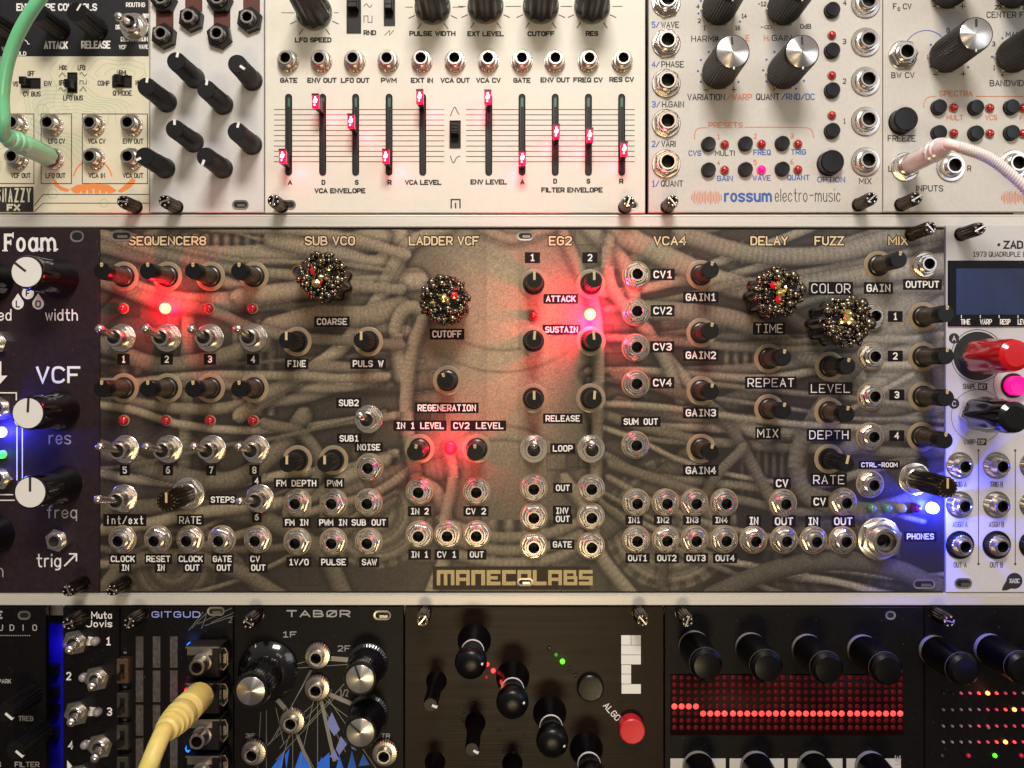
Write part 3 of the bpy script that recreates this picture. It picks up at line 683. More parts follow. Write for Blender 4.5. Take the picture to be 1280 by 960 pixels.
def fader(x, hx, hy):
    mb = MB(); P = [(q[1]*S, q[0]*S) for q in oval(102, 8.6)]
    mb.add([(a, b, .04) for a, b in P], [tuple(range(len(P)))], 0)
    Pi = [(q[1]*S, q[0]*S) for q in oval(100, 6.6)]; n = len(P)
    mb.add([(a, b, .05) for a, b in P]+[(a, b, .3) for a, b in P]+[(a, b, .05) for a, b in Pi], [(j*n+i, j*n+(i+1) % n, (j+1)*n+(i+1) % n, (j+1)*n+i) for j in (0, 1) for i in range(n)], 1)
    mb.box(-1.2*S, 1.6*S, 35*S, 46*S, .05, .12, 2); mb.box(-2.4*S, -1.2*S, -44*S, 44*S, .05, .1, 3)
    f = link('fader', mb.mesh('fader', ['hole', 'plastic', M['pcbgreen'], 'darknut']), m3, x, 168.5, 0.0)
    bx, by = up(hx, hy, 8.3); by += 0
    k = MB(); dx = (bx-x)*S
    k.bbox(-2.2*S, 2.2*S, -8*S, 8*S, .15, 3.2, .2, 0)
    k.add([(-2.6*S, -8*S, 3.2), (2.6*S, -8*S, 3.2), (2.6*S, 8*S, 3.2), (-2.6*S, 8*S, 3.2), (dx-3.9*S, -8.2*S, 7.4), (dx+3.9*S, -8.2*S, 7.4), (dx+3.9*S, 8.2*S, 7.4), (dx-3.9*S, 8.2*S, 7.4)],
          [(4, 5, 6, 7), (0, 1, 5, 4), (1, 2, 6, 5), (2, 3, 7, 6), (3, 0, 4, 7)], 0)
    c = link('fader_stem', k.mesh('fader_stem', ['plastic'], ang=20), f, x, by)
    k = MB(); k.bbox(dx-4.2*S, dx+4.2*S, -8.6*S, 8.6*S, 7.3, 8.4, .3, 0)
    k.box(dx-4.3*S, dx+4.3*S, 6.4*S, 8.8*S, 7.2, 8.5, 2)
    for (a, b, r) in ((0, 0, 2.4), (0, 4.0, 1.2), (-.8, -5, 1.1), (1.6, 1.2, 1.2), (-1.8, -1, 1.0)): k.ball((dx+a*S, b*S, 8.4), r*S, 1, 8, 4, (1, 1.25, .3))
    link('fader_cap', k.mesh('fader_cap', ['slit', 'slitcore', M['fdark']]), f, x, by)
    point('fader_glow', bx+(14 if x < 560 else -8), by+12, 3.0, .0015, (1, .04, .12), .002)
M['pcbgreen'] = mat('green board', (60, 110, 80), .4); M['fdark'] = mat('dark red fader edge', (90, 14, 24), .3)
for x, hx, hy in ((361, 352.8, 195), (403.5, 394, 126), (444.7, 438.5, 151), (486.5, 482, 195), (528.5, 524.5, 120.5), (611, 609.7, 121), (652.5, 653, 197), (694, 695.5, 164), (735.5, 737.3, 168.5), (777, 780.5, 186)): fader(x, hx, hy)
slot(m3, 361, 256, 18, 12, False); screw(m3, 352, 258, 9.5); screw(m3, 781, 259, 9.5); slot(m3, 786, 257, 24, 11, False)

# ================================================================== TOP ROW 4: harmonic module
m4 = root('synth_module', 957, 266, 'pale grey module with silver capped knobs, six preset buttons and a lit pink lamp', 'synth module')
p = panel(m4, 810.8, 1103, -120, 265.4, 'rgrey')
ti, tb, to = MB(), MB(), MB()
def mix(x0, x1, y, h, lw, parts):
    ws = [sum((glyph(c)[1]+(3.4 if c != ' ' else 6)) for c in s) for s, _ in parts]; T = sum(ws)-3.4; x = x0
    for (s, mbx), wv in zip(parts, ws):
        a = (wv-3.4)/T*(x1-x0); text(mbx, s, x+a/2, y, h, a, lw); x += wv/T*(x1-x0)
for a, b, x0, x1, y in (('5/', 'WAVE', 814.5, 849, 31), ('4/', 'PHASE', 814.5, 855, 80.5), ('3/', 'H.GAIN', 814.5, 855, 130.5), ('2/', 'VARI', 814.5, 844.5, 180), ('1/', 'QUANT', 814.5, 854, 229.5)):
    mix(x0, x1, y, 8, 1.2, [(a, tb), (b, ti)])
mix(859, 940, 121.5, 8.4, 1.3, [('VARIATION', ti), ('/WARP', to)]); mix(945, 1018.5, 121, 8.4, 1.3, [('QUANT', ti), ('/RND/DC', tb)])
for s, x, y, h, W in (('MIX', 1081.5, 226.5, 8, 16), ('HARM#', 881.5, 48.5, 8, 35), ('GAIN', 977, 47.5, 8, 25), ('4', 872.5, 8, 6, 4), ('2', 874, 26, 6, 4), ('1', 880.5, 35, 6, 3), ('16', 922, 35, 6, 7), ('14', 930, 20, 6, 7), ('-12', 952.5, 5, 6, 11),
                      ('0dB', 1007, 33, 6.5, 14), ('MULTI', 906, 191.5, 7, 25), ('4', 1056, 3.5, 7, 4.5), ('3', 1055.5, 52, 7, 4.5), ('2', 1055.5, 101.5, 7, 4.5), ('1', 1055.5, 151.5, 7, 3)): text(ti, s, x, y, h, W, 1.1)
L(ti, [(951, 34), (954, 34)], .9); L(ti, circ(958, 34, 2.2)[:-1], .8, .06, 0, True); L(ti, circ(962, 34, 2.2)[:-1], .8, .064, 0, True)
for x, y in ((882.5, 112.5), (917.5, 112)): L(ti, [(x-2.8, y), (x+2.8, y)], 1.1)
L(ti, [(917.5, 109), (917.5, 115)], 1.1, .066)
for s, x, y, W in (('CVS', 868.5, 191.5, 16), ('FREQ', 952.5, 190.5, 22), ('TRIG', 998, 190, 19), ('GAIN', 906, 223, 20), ('WAVE', 952, 222.5, 23), ('QUANT', 998, 222, 28), ('OPTION', 1039, 224.5, 35)): text(tb, s, x, y, 7.2, W, 1.25)
text(to, 'PRESETS', 907, 156.5, 7.4, 43, 1.2); text(to, 'H.', 958.5, 47.5, 8, 8, 1.2); text(to, 'E', 934.5, 47.5, 8, 5, 1.2)
for i, (x, y) in enumerate(((898, 171), (944, 170.5), (990, 170), (898, 203.5), (944, 203), (990, 202.5))): text(to, '123456'[i], x, y, 6.6, 4, 1)
L(to, [(868, 174), (868.5, 165), (872, 160), (883, 159.5)], 1, sm=2); L(to, [(931, 159), (1003, 159), (1013, 160.5), (1016, 166), (1017.5, 173)], 1, sm=2)
for i in range(20):
    x = 864.5+i*1.95; hh = (3, 5, 7.5, 4, 8, 6, 8.5, 5, 7, 8, 4, 6, 8.5, 7, 4.5, 8, 6, 7.5, 4, 3)[i]; L(to, [(x, 247-hh), (x, 247+hh)], 1.0)
text(tb, 'rossum', 935, 244.5, 16.5, 60, 2.7); text(ti, 'electro-music', 1009.5, 244, 16.5, 82, .95)
for x, y in ((886, 65), (876, 75), (872.5, 89), (876, 102.5), (923, 102.5), (873, 17), (925, 27), (876, 1), (968, 65), (958, 74.5), (954, 88), (958, 102), (1005, 101), (967.5, 111.5), (995, 111)): PO(tb, circ(x, y, 1.5, 10)[:-1])
prints('lettering', ti, ['ink'], p); prints('lettering', tb, ['blueprint'], p); prints('lettering', to, ['orange'], p)
for y in (4, 54.5, 104.5, 154.5, 205): jack(m4, 832.5, y, 'hexbig')
for y in (5, 53, 102, 152, 202.5): jack(m4, 1081.5, y, 'washer')
for x, y, a in ((897, 92.5, -4), (978, 92.5, -2), (897, 13, 0), (978, 13, 0)): rossum_knob(m4, x, y, a)
for y in (14, 64.5, 114, 164.5): button(m4, 1039, y, 9.2)
for y in (44.5, 94.5, 144.5): led(m4, 1039.5, y, 'redled', 4.6, 1.6, True)
for x, y in ((885, 181), (931, 180.5), (977, 180), (885, 213), (931, 212.5), (977, 212)): button(m4, x, y, 8.6)
for i, (x, y) in enumerate(((905.5, 181), (951.5, 180.5), (997, 180.5), (905.5, 213), (951.5, 212.5), (997, 212.5))): led(m4, x, y, 'pinklit' if i == 4 else 'redled', 4.9, 1.6, True, 'lit pink lamp' if i == 4 else None)
point('preset_glow', 951.5, 212.5, 5, .00012, (1, .05, .25))
button(m4, 1036, 205, 14.6, h=3.5); screw(m4, 834, 258.5, 9.5); screw(m4, 1073, 256, 10.5)

# ================================================================== TOP ROW 5: second pale module
m5 = root('synth_module', 1190, 266, 'pale grey module with milky clear cable plugged in beside a black round button', 'synth module')
p = panel(m5, 1104.2, 1380, -120, 264.8, 'rgrey')
ti, tb, to = MB(), MB(), MB()
for s, x, y, h, W in (('F', 1118.5, 8, 7.5, 5), ('c', 1123.5, 10.5, 7, 3.5), ('CV', 1134, 8, 7.5, 11), ('BW CV', 1128.5, 94, 7.5, 29), ('FREEZE', 1127, 173, 8, 35), ('L', 1112.5, 211, 7.5, 4.5), ('R', 1211.5, 210.5, 7.5, 5), ('INPUTS', 1162, 235.5, 8, 34),
                      ('0', 1185, 38, 6.5, 4), ('20', 1247, 9, 6, 7.5), ('1K', 1281, 9, 6, 7), ('1', 1242.5, 84.5, 6.5, 2.6), ('3', 1242, 55, 6.5, 4), ('CENTER FREQ', 1266, 18.5, 8, 66), ('MAX', 1266, 43, 7, 18), ('BANDWIDTH', 1265, 104, 8, 56)): text(ti, s, x, y, h, W, 1.15)
for x, y, pl in ((1169, 93, 0), (1204, 92.5, 1), (1168.5, 8, 0), (1203, 8, 1)):
    L(ti, [(x-2.8, y), (x+2.8, y)], 1.1)
    if pl: L(ti, [(x, y-2.8), (x, y+2.8)], 1.1, .056)
L(tb, [(1134, 51), (1142, 42), (1157, 37), (1172, 41), (1180, 50)], 1.0, sm=2)
for x, y in ((1163.5, 56), (1160, 69.5), (1163.5, 83.5), (1210, 84), (1253, 48), (1240, 71), (1253, 94)): PO(tb, circ(x, y, 1.5, 10)[:-1])
text(to, 'SPECTRA', 1195, 117, 7.4, 42, 1.2); text(to, 'MULT', 1193.5, 147, 7, 21, 1.1); text(to, 'VCS', 1239, 147, 7, 15, 1.1); text(to, 'FREQ', 1285, 147, 7, 21, 1.1)
L(to, [(1154.5, 135), (1155, 127), (1159, 121.5), (1169, 120.5)], 1, sm=2); L(to, [(1220, 120.5), (1340, 120.5)], 1)
for i in range(24):
    x = 1252+i*1.95; hh = (3, 5, 7.5, 4, 8, 6, 8.5, 5, 7, 8, 4, 6)[i % 12]; L(to, [(x, 247-hh), (x, 247+hh)], 1.0)
prints('lettering', ti, ['ink'], p); prints('lettering', tb, ['blueprint'], p); prints('lettering', to, ['orange'], p)
for x, y, st in ((1128, 69, 'hexbig'), (1131, 209, 'hexbig'), (1188, 209, 'washer'), (1267, 206, 'washer')): jack(m5, x, y, st)
for x, y, a in ((1180, 72, 0), (1263, 72, 0), (1182, -8, 0), (1263, -8, 0)): rossum_knob(m5, x, y, a)
for x, y in ((1172, 135), (1218, 135.5), (1262.5, 135), (1172, 167), (1218, 167.5), (1262.5, 167)): button(m5, x, y, 9)
for x, y in ((1191.5, 135), (1236.5, 135.5), (1278, 135.5), (1191.5, 167), (1236.5, 167.5), (1278, 167.5)): led(m5, x, y, 'redled', 4.9, 1.6, True)
button(m5, 1126, 153, 15, h=4); screw(m5, 1126, 256, 11)

# ================================================================== MIDDLE LEFT: black module with white faced knobs
m6 = root('synth_module', 60, 741, 'black module with three white faced knobs and glowing blue and green lamps', 'synth module')
p = panel(m6, -60, 124.2, 285.5, 740.6, 'black')
t = MB()
# old-style title, drawn with heavy strokes and small serifs
text(t, 'F', 11, 303, 22, 12, 3.7); text(t, 'o', 26.3, 302, 26, 12, 3.5); text(t, 'a', 41.5, 302, 26, 12.5, 3.5); text(t, 'm', 60.5, 302, 26, 20, 3.5)
L(t, [(3.5, 313.3), (9.5, 313.3)], 1.6, .085); L(t, [(16.5, 291), (16.5, 297)], 1.6, .085); L(t, [(13.5, 300), (13.5, 306)], 1.6, .085); L(t, [(46.5, 313), (49.5, 311)], 2.2, .085)
for x in (51.5, 60.5, 69.5): L(t, [(x-1, 313), (x+2.6, 311.6)], 2, .088)
text(t, 'width', 77, 393.5, 15, 41, 1.7); text(t, 'ed', 6, 393.5, 15, 17, 1.7); text(t, 'VCF', 73, 468.5, 21.5, 56, 3.2)
L(t, [(0, 453), (0, 470)], 3.5); PO(t, [(-9, 469.5), (9.5, 469.5), (0, 480)], .07)
L(t, [(-20, 491), (20.5, 491), (20.5, 500)], 1.5)
for x in (21.3, 28): L(t, [(x, 534), (x, 600)], 1.3)
L(t, [(-20, 618.3), (16, 618.3)], 1.4); L(t, [(-20, 625.3), (18, 625.3)], 1.4)
text(t, 'trig', 61, 700.5, 17, 31, 1.8); L(t, [(81, 707), (95.5, 692.5)], 2); L(t, [(87, 692.3), (95.7, 692.3), (95.7, 701)], 1.8, .066)
prints('lettering', t, ['wprint'], p)
t = MB(); text(t, 'res', 75, 547, 17, 28, 1.6); text(t, 'freq', 77.5, 640, 16, 38, 1.6); text(t, 'n', 0.5, 713, 17, 8, 1.6); prints('lettering', t, ['gprint'], p)
t = MB()
for (x, y, s) in ((22.5, 379.5, 'L'), (47.8, 379.5, 'O')):
    P = [(x, y-13)]+[(x+7.4*math.sin(a), y-7.4*math.cos(a)) for a in np.linspace(.75, 2*math.pi-.75, 18)]; PO(t, P, .05)
    text(t, s, x, y+.5, 9, 5.5 if s == 'L' else 7, 1.6, .08, 1)
PO(t, circ(35, 366.5, 7.6, 20)[:-1], .05); text(t, 'F', 35, 366.5, 8.5, 5.5, 1.6, .08, 1)
prints('drop_prints', t, ['wprint', 'ink'], p)
def whiteknob(x, y, ang, H=18.5):
    k = lathe_part('knob', m6, x, y, [(25, 0), (25, 1.5), (23.5, 3), (21, 7), (20, H-1), (19.4, H-.3), (18.6, H)], ['gloss'], n=48, key='wk')
    lathe_part('cap', k, x, y, [(17.6, 0), (17.4, .25)], ['capw'], key='wkc', w=H-.1)
    bar('pointer', k, x, y, H+.2, ang, 1, 18, 2.8, 'ink', .03)
for x, y, a in ((up(33.5, 340, 18.5)+(-52,)), (up(35, 516.5, 18.5)+(3,)), (up(38, 615.5, 18.5)+(0,))): whiteknob(x, y, a)
for x, y in ((-8, 352), (-6, 668)): lathe_part('knob', m6, x, y, [(25, 0), (25, 1.5), (22, 4), (20, 17), (18, 18)], ['gloss'], n=48, key='wkd')
for x, y in ((-1, 428), (4, 510), (4, 597), (75, 674)): jack(m6, x, y, 'hexbig', mesh=cached('fj', lambda: (lambda mb: (mb.prism([(14.5*S*math.cos(math.radians(60*i+20)), 14.5*S*math.sin(math.radians(60*i+20))) for i in range(6)], 0, 2.2, 0), mb.lathe([(10*S, 2.2), (10*S, 3.6), (9.2*S, 3.8), (6.4*S, 3.8), (6.2*S, 2.2)], 28, 0, close=False), mb.disc(6.3*S, 2.24, 1), mb)[-1])(MB()).mesh('jack', ['chrome', 'hole'])))
led(m6, 3, 540, 'bluelit', 6, 2.6, True, 'glowing blue lamp'); led(m6, 4, 568, 'greenlit', 4.6, 2.4, True, 'glowing green lamp')
point('blue_lamp_glow', 3, 540, 6, .045, (.03, .03, 1)); point('green_lamp_glow', 4, 568, 4, .0004, (.1, 1, .15))
slot(m6, 96.5, 295.5, 17.5, 14.5, False); screw(m6, 105, 728.5, 10)

# ================================================================== MIDDLE: the wide printed module
m7 = root('synth_module', 652, 741, 'wide module printed with brown hoses, many jacks and four jewelled knobs', 'synth module')
p = panel(m7, 125, 1180.5, 286.5, 739.6, 'black', -.02)
def artwork():
    st = 1.55; x0, x1, y0, y1 = 125.6, 1179.8, 287.2, 739
    nx, ny = int((x1-x0)/st)+1, int((y1-y0)/st)+1
    xs = np.linspace(x0, x1, nx); ys = np.linspace(y0, y1, ny); X, Y = np.meshgrid(xs, ys)
    rng = np.random.RandomState(5)
    # broad tones, value 0..1; the right-hand one paints in a window reflection
    base = 0.15+0*X
    def blob(cx, cy, sx, sy, a): return a*np.exp(-((X-cx)/sx)**2-((Y-cy)/sy)**2)
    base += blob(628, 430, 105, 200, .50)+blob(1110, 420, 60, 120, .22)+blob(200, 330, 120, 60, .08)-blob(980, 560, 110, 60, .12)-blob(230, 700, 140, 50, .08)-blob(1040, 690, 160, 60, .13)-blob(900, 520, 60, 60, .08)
    V = base.copy(); depth = np.zeros_like(X)
    def spline(P, n=14):
        P = [np.array(q, float) for q in P]; P = [2*P[0]-P[1]]+P+[2*P[-1]-P[-2]]; out = []
        for i in range(1, len(P)-2):
            for t in np.linspace(0, 1, n, endpoint=False):
                out.append(.5*((2*P[i])+(-P[i-1]+P[i+1])*t+(2*P[i-1]-5*P[i]+4*P[i+1]-P[i+2])*t*t+(-P[i-1]+3*P[i]-3*P[i+1]+P[i+2])*t**3))
        out.append(P[-2]); return np.array(out)
    def hose(P, r, val, rib=9.0, ribamp=.10):
        nonlocal V
        Q = spline(P); dm = np.full(X.shape, 1e9); pa = np.zeros_like(X); sd = np.zeros_like(X); acc = 0
        lo = Q.min(0)-r*2-4; hi = Q.max(0)+r*2+4
        ix = np.where((xs >= lo[0]) & (xs <= hi[0]))[0]; iy = np.where((ys >= lo[1]) & (ys <= hi[1]))[0]
        if len(ix) == 0 or len(iy) == 0: return
        sl = np.s_[iy[0]:iy[-1]+1, ix[0]:ix[-1]+1]; xx, yy = X[sl], Y[sl]; d = dm[sl]; a = pa[sl]; s = sd[sl]
        for i in range(len(Q)-1):
            e = Q[i+1]-Q[i]; Ln = np.hypot(*e)
            if Ln < 1e-6: continue
            t = np.clip(((xx-Q[i][0])*e[0]+(yy-Q[i][1])*e[1])/Ln**2, 0, 1)
            dx, dy = xx-Q[i][0]-t*e[0], yy-Q[i][1]-t*e[1]; q = np.hypot(dx, dy); m = q < d
            d[m] = q[m]; a[m] = acc+t[m]*Ln; s[m] = np.sign((e[0]*dy-e[1]*dx)[m]*(1 if e[0] >= 0 else -1))*q[m]; acc += Ln
        z = d/r
        edge = np.clip((1.0-z)*r/1.6, 0, 1)
        sh = np.sqrt(np.clip(1-z**2, 0, 1)); side = np.clip(-s/r, -1, 1)
        rb = np.sin(2*np.pi*(a+1.5*np.sin(a/17))/rib+ .9*z*z)
        v = val*(.30+.58*sh+.24*side)*(1+ribamp*np.clip(rb*1.4, -1, .5))
        dark = np.exp(-np.clip((z-1)*r/4.5, 0, 9)**2)*(z > 1)*.36
        V[sl] = np.where(edge > 0, V[sl]*(1-edge)+v*edge, V[sl]*(1-dark))
    def gear(cx, cy, R, rings, val):
        nonlocal V
        q = np.hypot(X-cx, Y-cy); m = q < R
        v = val*(.75+.2*np.cos(q/R*rings*2*np.pi))*(1-.25*(np.abs(((q/R*rings) % 1)-.9) < .08))
        an = np.arctan2(Y-cy, X-cx); teeth = (np.sin(an*24) > .2) & (q > R*.86)
        v = np.where(teeth, v*.65, v); w = np.clip((R-q)/2, 0, 1); V = V*(1-w)+v*w
    def fins(xa, xb, ya, yb, pitch, val):
        nonlocal V
        m = (X > xa) & (X < xb) & (Y > ya) & (Y < yb)
        f = val*(.62+.38*np.sin(2*np.pi*(X-xa)/pitch)); V = np.where(m, f, V)
    fins(215, 330, 292, 330, 13, .42); fins(290, 350, 400, 520, 15, .36); fins(905, 985, 425, 470, 12, .38); fins(925, 1010, 540, 620, 10, .24); fins(150, 240, 455, 500, 18, .33); fins(440, 500, 560, 700, 14, .28); fins(860, 930, 300, 330, 11, .34); fins(610, 705, 650, 735, 21, .42)
    for i in range(90):   # small machine plates
        cx, cy = rng.uniform(130, 1175), rng.uniform(295, 735); a, b = rng.uniform(4, 26), rng.uniform(3, 14)
        if 570 < cx < 690 and cy < 600: continue
        m = (abs(X-cx) < a) & (abs(Y-cy) < b); V = np.where(m, V*rng.uniform(.6, 1.25), V)
        m = (abs(abs(X-cx)-a) < 1.2) & (abs(Y-cy) < b) | (abs(abs(Y-cy)-b) < 1.2) & (abs(X-cx) < a); V = np.where(m, V*.72, V)
    gear(470, 640, 72, 4, .42); gear(838, 655, 84, 5, .44); gear(215, 705, 60, 3, .30); gear(1040, 720, 90, 4, .24)
    for i in range(26):   # studded plate
        cx, cy = 1098+(i % 7)*13.2, 402+(i//7)*11.5
        q = np.hypot(X-cx, Y-cy); V = np.where(q < 4, .3, np.where(q < 5.2, V*.8, V))
    H = [([(120, 300), (200, 318), (300, 322), (400, 312), (500, 292)], 17, .62), ([(125, 345), (220, 378), (330, 372), (420, 352), (520, 348)], 15, .60), ([(340, 300), (420, 318), (470, 330), (515, 300)], 13, .58),
         ([(300, 372), (360, 364), (430, 358), (525, 352)], 13, .66), ([(500, 285), (498, 330), (470, 380), (420, 440), (360, 480), (300, 520)], 11, .68), ([(340, 410), (400, 396), (460, 396), (500, 384)], 16, .56),
         ([(560, 285), (520, 300), (500, 320), (480, 355)], 10, .6), ([(500, 470), (495, 410), (510, 385), (530, 395), (515, 440), (508, 520), (520, 600)], 10, .60),
         ([(320, 500), (380, 470), (420, 460), (470, 468)], 10, .5), ([(125, 430), (190, 455), (250, 452), (330, 430)], 12, .46), ([(125, 560), (200, 590), (290, 600), (350, 560), (380, 520)], 13, .44),
         ([(125, 640), (230, 634), (330, 650), (400, 690), (430, 745)], 13, .36), ([(330, 530), (380, 545), (400, 590), (360, 640)], 9, .42),
         ([(735, 285), (780, 330), (800, 400), (850, 470), (900, 520), (960, 545)], 11, .60), ([(770, 290), (850, 330), (930, 360), (1010, 350), (1180, 330)], 16, .62), ([(850, 292), (940, 318), (1040, 318), (1110, 300), (1180, 290)], 13, .55),
         ([(800, 388), (870, 392), (930, 404), (1000, 440), (1070, 470)], 14, .55), ([(760, 300), (765, 360), (820, 430), (850, 500)], 9, .56), ([(1180, 380), (1100, 430), (1050, 480), (1000, 560), (1010, 620), (1100, 640), (1180, 600)], 13, .40),
         ([(770, 470), (830, 485), (900, 520), (950, 600), (980, 660)], 9, .38), ([(520, 600), (548, 620), (560, 680), (540, 740)], 10, .58), ([(705, 600), (735, 640), (748, 690), (790, 745)], 10, .56),
         ([(890, 745), (960, 715), (1040, 702), (1120, 712), (1180, 740)], 14, .32), ([(125, 740), (160, 706), (230, 696), (300, 716), (350, 745)], 11, .38),
         ([(560, 690), (600, 700), (640, 704), (690, 698), (720, 684)], 8, .55), ([(556, 670), (600, 684), (640, 688), (690, 682), (724, 668)], 8, .52), ([(550, 650), (600, 668), (640, 672), (690, 666), (730, 650)], 8, .5),
         ([(930, 560), (900, 590), (880, 620)], 8, .42), ([(560, 560), (566, 600), (556, 650)], 8, .56), ([(1060, 560), (1120, 540), (1180, 560)], 12, .40),
         ([(700, 285), (720, 330), (742, 380), (748, 470), (745, 600)], 9, .56), ([(600, 285), (640, 300), (690, 285)], 8, .58)]
    def wander(x, y, a, n, st, c):
        P = [(x, y)]
        for i in range(n): a += c+rng.uniform(-.18, .18); x += st*math.cos(a); y += st*math.sin(a); P.append((x, y))
        return P
    for i in range(16):     # dim layer of pipework behind
        sd = i % 2; x = rng.uniform(120, 480) if sd else rng.uniform(760, 1180); y = rng.uniform(280, 745)
        a = (-.25 if sd else .3)*(1 if y < 520 else -1)*(1 if sd else 1)+rng.uniform(-.5, .5)
        if i % 5 == 0: a = 1.5+rng.uniform(-.2, .2)
        hose(wander(x-80, y, a, 6, 42, rng.uniform(-.12, .12)), rng.uniform(6, 15), rng.uniform(.24, .42), rng.uniform(4, 8), rng.uniform(.03, .12))
    strands = []
    for i in range(56):     # sweeping strands fanning out of the middle
        sg = -1 if i % 2 else 1; y = rng.uniform(285, 640); x = 625+sg*rng.uniform(105, 150); a = (y-440)/260*.75+rng.uniform(-.15, .15); P = []
        for k in range(8): P.append((x, y)); x += sg*rng.uniform(48, 78)*math.cos(a); y += 60*math.sin(a); a = a*.86-.05+rng.uniform(-.17, .17)
        strands.append((P, rng.uniform(2.5, 8.5), rng.uniform(.30, .60)))
    keyed = [(Pn, r*.92, v*.9) for Pn, r, v in H]
    allh = strands[:34]+[q for pair in zip(keyed, strands[34:]) for q in pair]+keyed[22:]
    for Pn, r, v in allh: hose(Pn, r, v, rng.uniform(4.5, 8), rng.uniform(.03, .09))
    V = V+.20*np.exp(-((X-1125)/62)**2-((Y-420)/115)**2)+.05*np.exp(-((X-640)/420)**2-((Y-330)/60)**2)  # first term paints a grey window reflection over the studded plate
    band = np.clip(1-((X-628)/95)**2, 0, 1)*np.clip((620-Y)/60, 0, 1)
    V *= 1-.16*band*(.5+.5*np.cos((X-628)/17))*(np.abs(X-628) > 20)
    for xa, ya, R_ in ((628, 250, 150), (628, 250, 172), (628, 700, 120), (628, 700, 134)):
        q = np.abs(np.hypot(X-xa, (Y-ya)*.8)-R_); V *= 1-.3*np.exp(-(q/1.6)**2)*band
    V *= 1+.07*rng.standard_normal(V.shape)                       # printing grain
    V = np.clip((V-.36)*1.3+.40, .03, .97)
    # sepia ink; blue spill light on the studded side put into its colour
    blue_spill = np.clip((X-820)/330, 0, 1)[..., None]
    dk = np.array(lin((44, 36, 31))); lt = np.array(lin((212, 192, 158))); lt2 = np.array(lin((208, 198, 188))); dk2 = np.array(lin((40, 35, 36)))
    v = (V**1.55)[..., None]
    rgb = (dk*(1-blue_spill)+dk2*blue_spill)*(1-v)+(lt*(1-blue_spill)+lt2*blue_spill)*v
    skin = np.exp(-((X-630)/110)**2-((Y-430)/190)**2)[..., None]*.5
    rgb = rgb*(1-skin)+skin*(rgb*np.array([1.12, .94, .86]))
    ii = np.arange(nx*ny).reshape(ny, nx)
    F = np.stack([ii[1:, :-1], ii[1:, 1:], ii[:-1, 1:], ii[:-1, :-1]], -1).reshape(-1, 4)
    co = np.stack([(X-640)*S*MM, 0*X, (480-Y)*S*MM], -1).reshape(-1, 3)
    me = bpy.data.meshes.new('printed_artwork'); me.vertices.add(len(co)); me.vertices.foreach_set('co', co.ravel())
    me.loops.add(F.size); me.loops.foreach_set('vertex_index', F.ravel()); me.polygons.add(len(F)); me.polygons.foreach_set('loop_start', np.arange(0, F.size, 4))
    me.update(calc_edges=True)
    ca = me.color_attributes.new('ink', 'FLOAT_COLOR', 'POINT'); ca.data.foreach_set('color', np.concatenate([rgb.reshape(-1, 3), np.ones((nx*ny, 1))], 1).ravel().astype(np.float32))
    m = bpy.data.materials.new('glossy brown print'); m.use_nodes = True; nt = m.node_tree; b = nt.nodes['Principled BSDF']
    at = nt.nodes.new('ShaderNodeVertexColor'); at.layer_name = 'ink'
    t = nt.nodes.new('ShaderNodeTexCoord'); n = nt.nodes.new('ShaderNodeTexVoronoi'); n.inputs['Scale'].default_value = 1500
    nt.links.new(t.outputs['Object'], n.inputs[0])
    mx = nt.nodes.new('ShaderNodeMixRGB'); mx.blend_type = 'MULTIPLY'; mx.inputs[0].default_value = 1
    r = nt.nodes.new('ShaderNodeMapRange'); r.inputs[1].default_value = .1; r.inputs[2].default_value = .6; r.inputs[3].default_value = 1.12; r.inputs[4].default_value = .82
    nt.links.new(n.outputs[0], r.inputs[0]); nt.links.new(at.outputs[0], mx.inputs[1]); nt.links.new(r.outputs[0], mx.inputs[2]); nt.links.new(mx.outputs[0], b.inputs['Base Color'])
    b.inputs['Roughness'].default_value = .42; b.inputs['Specular IOR Level'].default_value = .3; b.inputs['Coat Weight'].default_value = .22; b.inputs['Coat Roughness'].default_value = .18
    n2 = nt.nodes.new('ShaderNodeTexNoise'); n2.inputs['Scale'].default_value = 1800; nt.links.new(t.outputs['Object'], n2.inputs[0])
    bp = nt.nodes.new('ShaderNodeBump'); bp.inputs['Strength'].default_value = .12; bp.inputs['Distance'].default_value = .0001; nt.links.new(n2.outputs[0], bp.inputs['Height']); nt.links.new(bp.outputs[0], b.inputs['Normal'])
    me.materials.append(m)
    return me
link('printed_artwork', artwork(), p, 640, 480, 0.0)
tp, tw, tt, tk = MB(), MB(), MB(), MB()
for s, x0, x1 in (('SEQUENCER8', 161, 258), ('SUB VCO', 381, 444), ('LADDER VCF', 511, 599), ('EG2', 686, 715), ('VCA4', 817, 858), ('DELAY', 938, 985), ('FUZZ', 1018, 1055), ('MIX', 1110, 1135)):
    text(tk, s, (x0+x1)/2, 301, 14, x1-x0+2.6, 4.2, .03, 0); text(tt, s, (x0+x1)/2, 301, 11.6, x1-x0, 2.0, .07, 0)  # wider dark print under each title gives it an outline
def lab(s, x, y, h=8.6, W=None, pad=3.2, box=True, lw=None):
    n = len(s); W = W or n*h*.93-1.8
    if box: R4(tp, x-W/2-pad, x+W/2+pad, y-h/2-2.2, y+h/2+2.4, .025+.0015*(len(tp.f) % 6))
    text(tw, s.replace('I', '|'), x, y, h, W, lw or h*.18, .06, 0, mono=True)
for i, x in enumerate((154.5, 208.5, 262.5, 316.5)): lab('1234'[i], x, 449, 9, 5.4, 5)
for i, x in enumerate((156, 210, 264, 318)): lab('5678'[i], x, 587.5, 9, 5.4, 3.5)
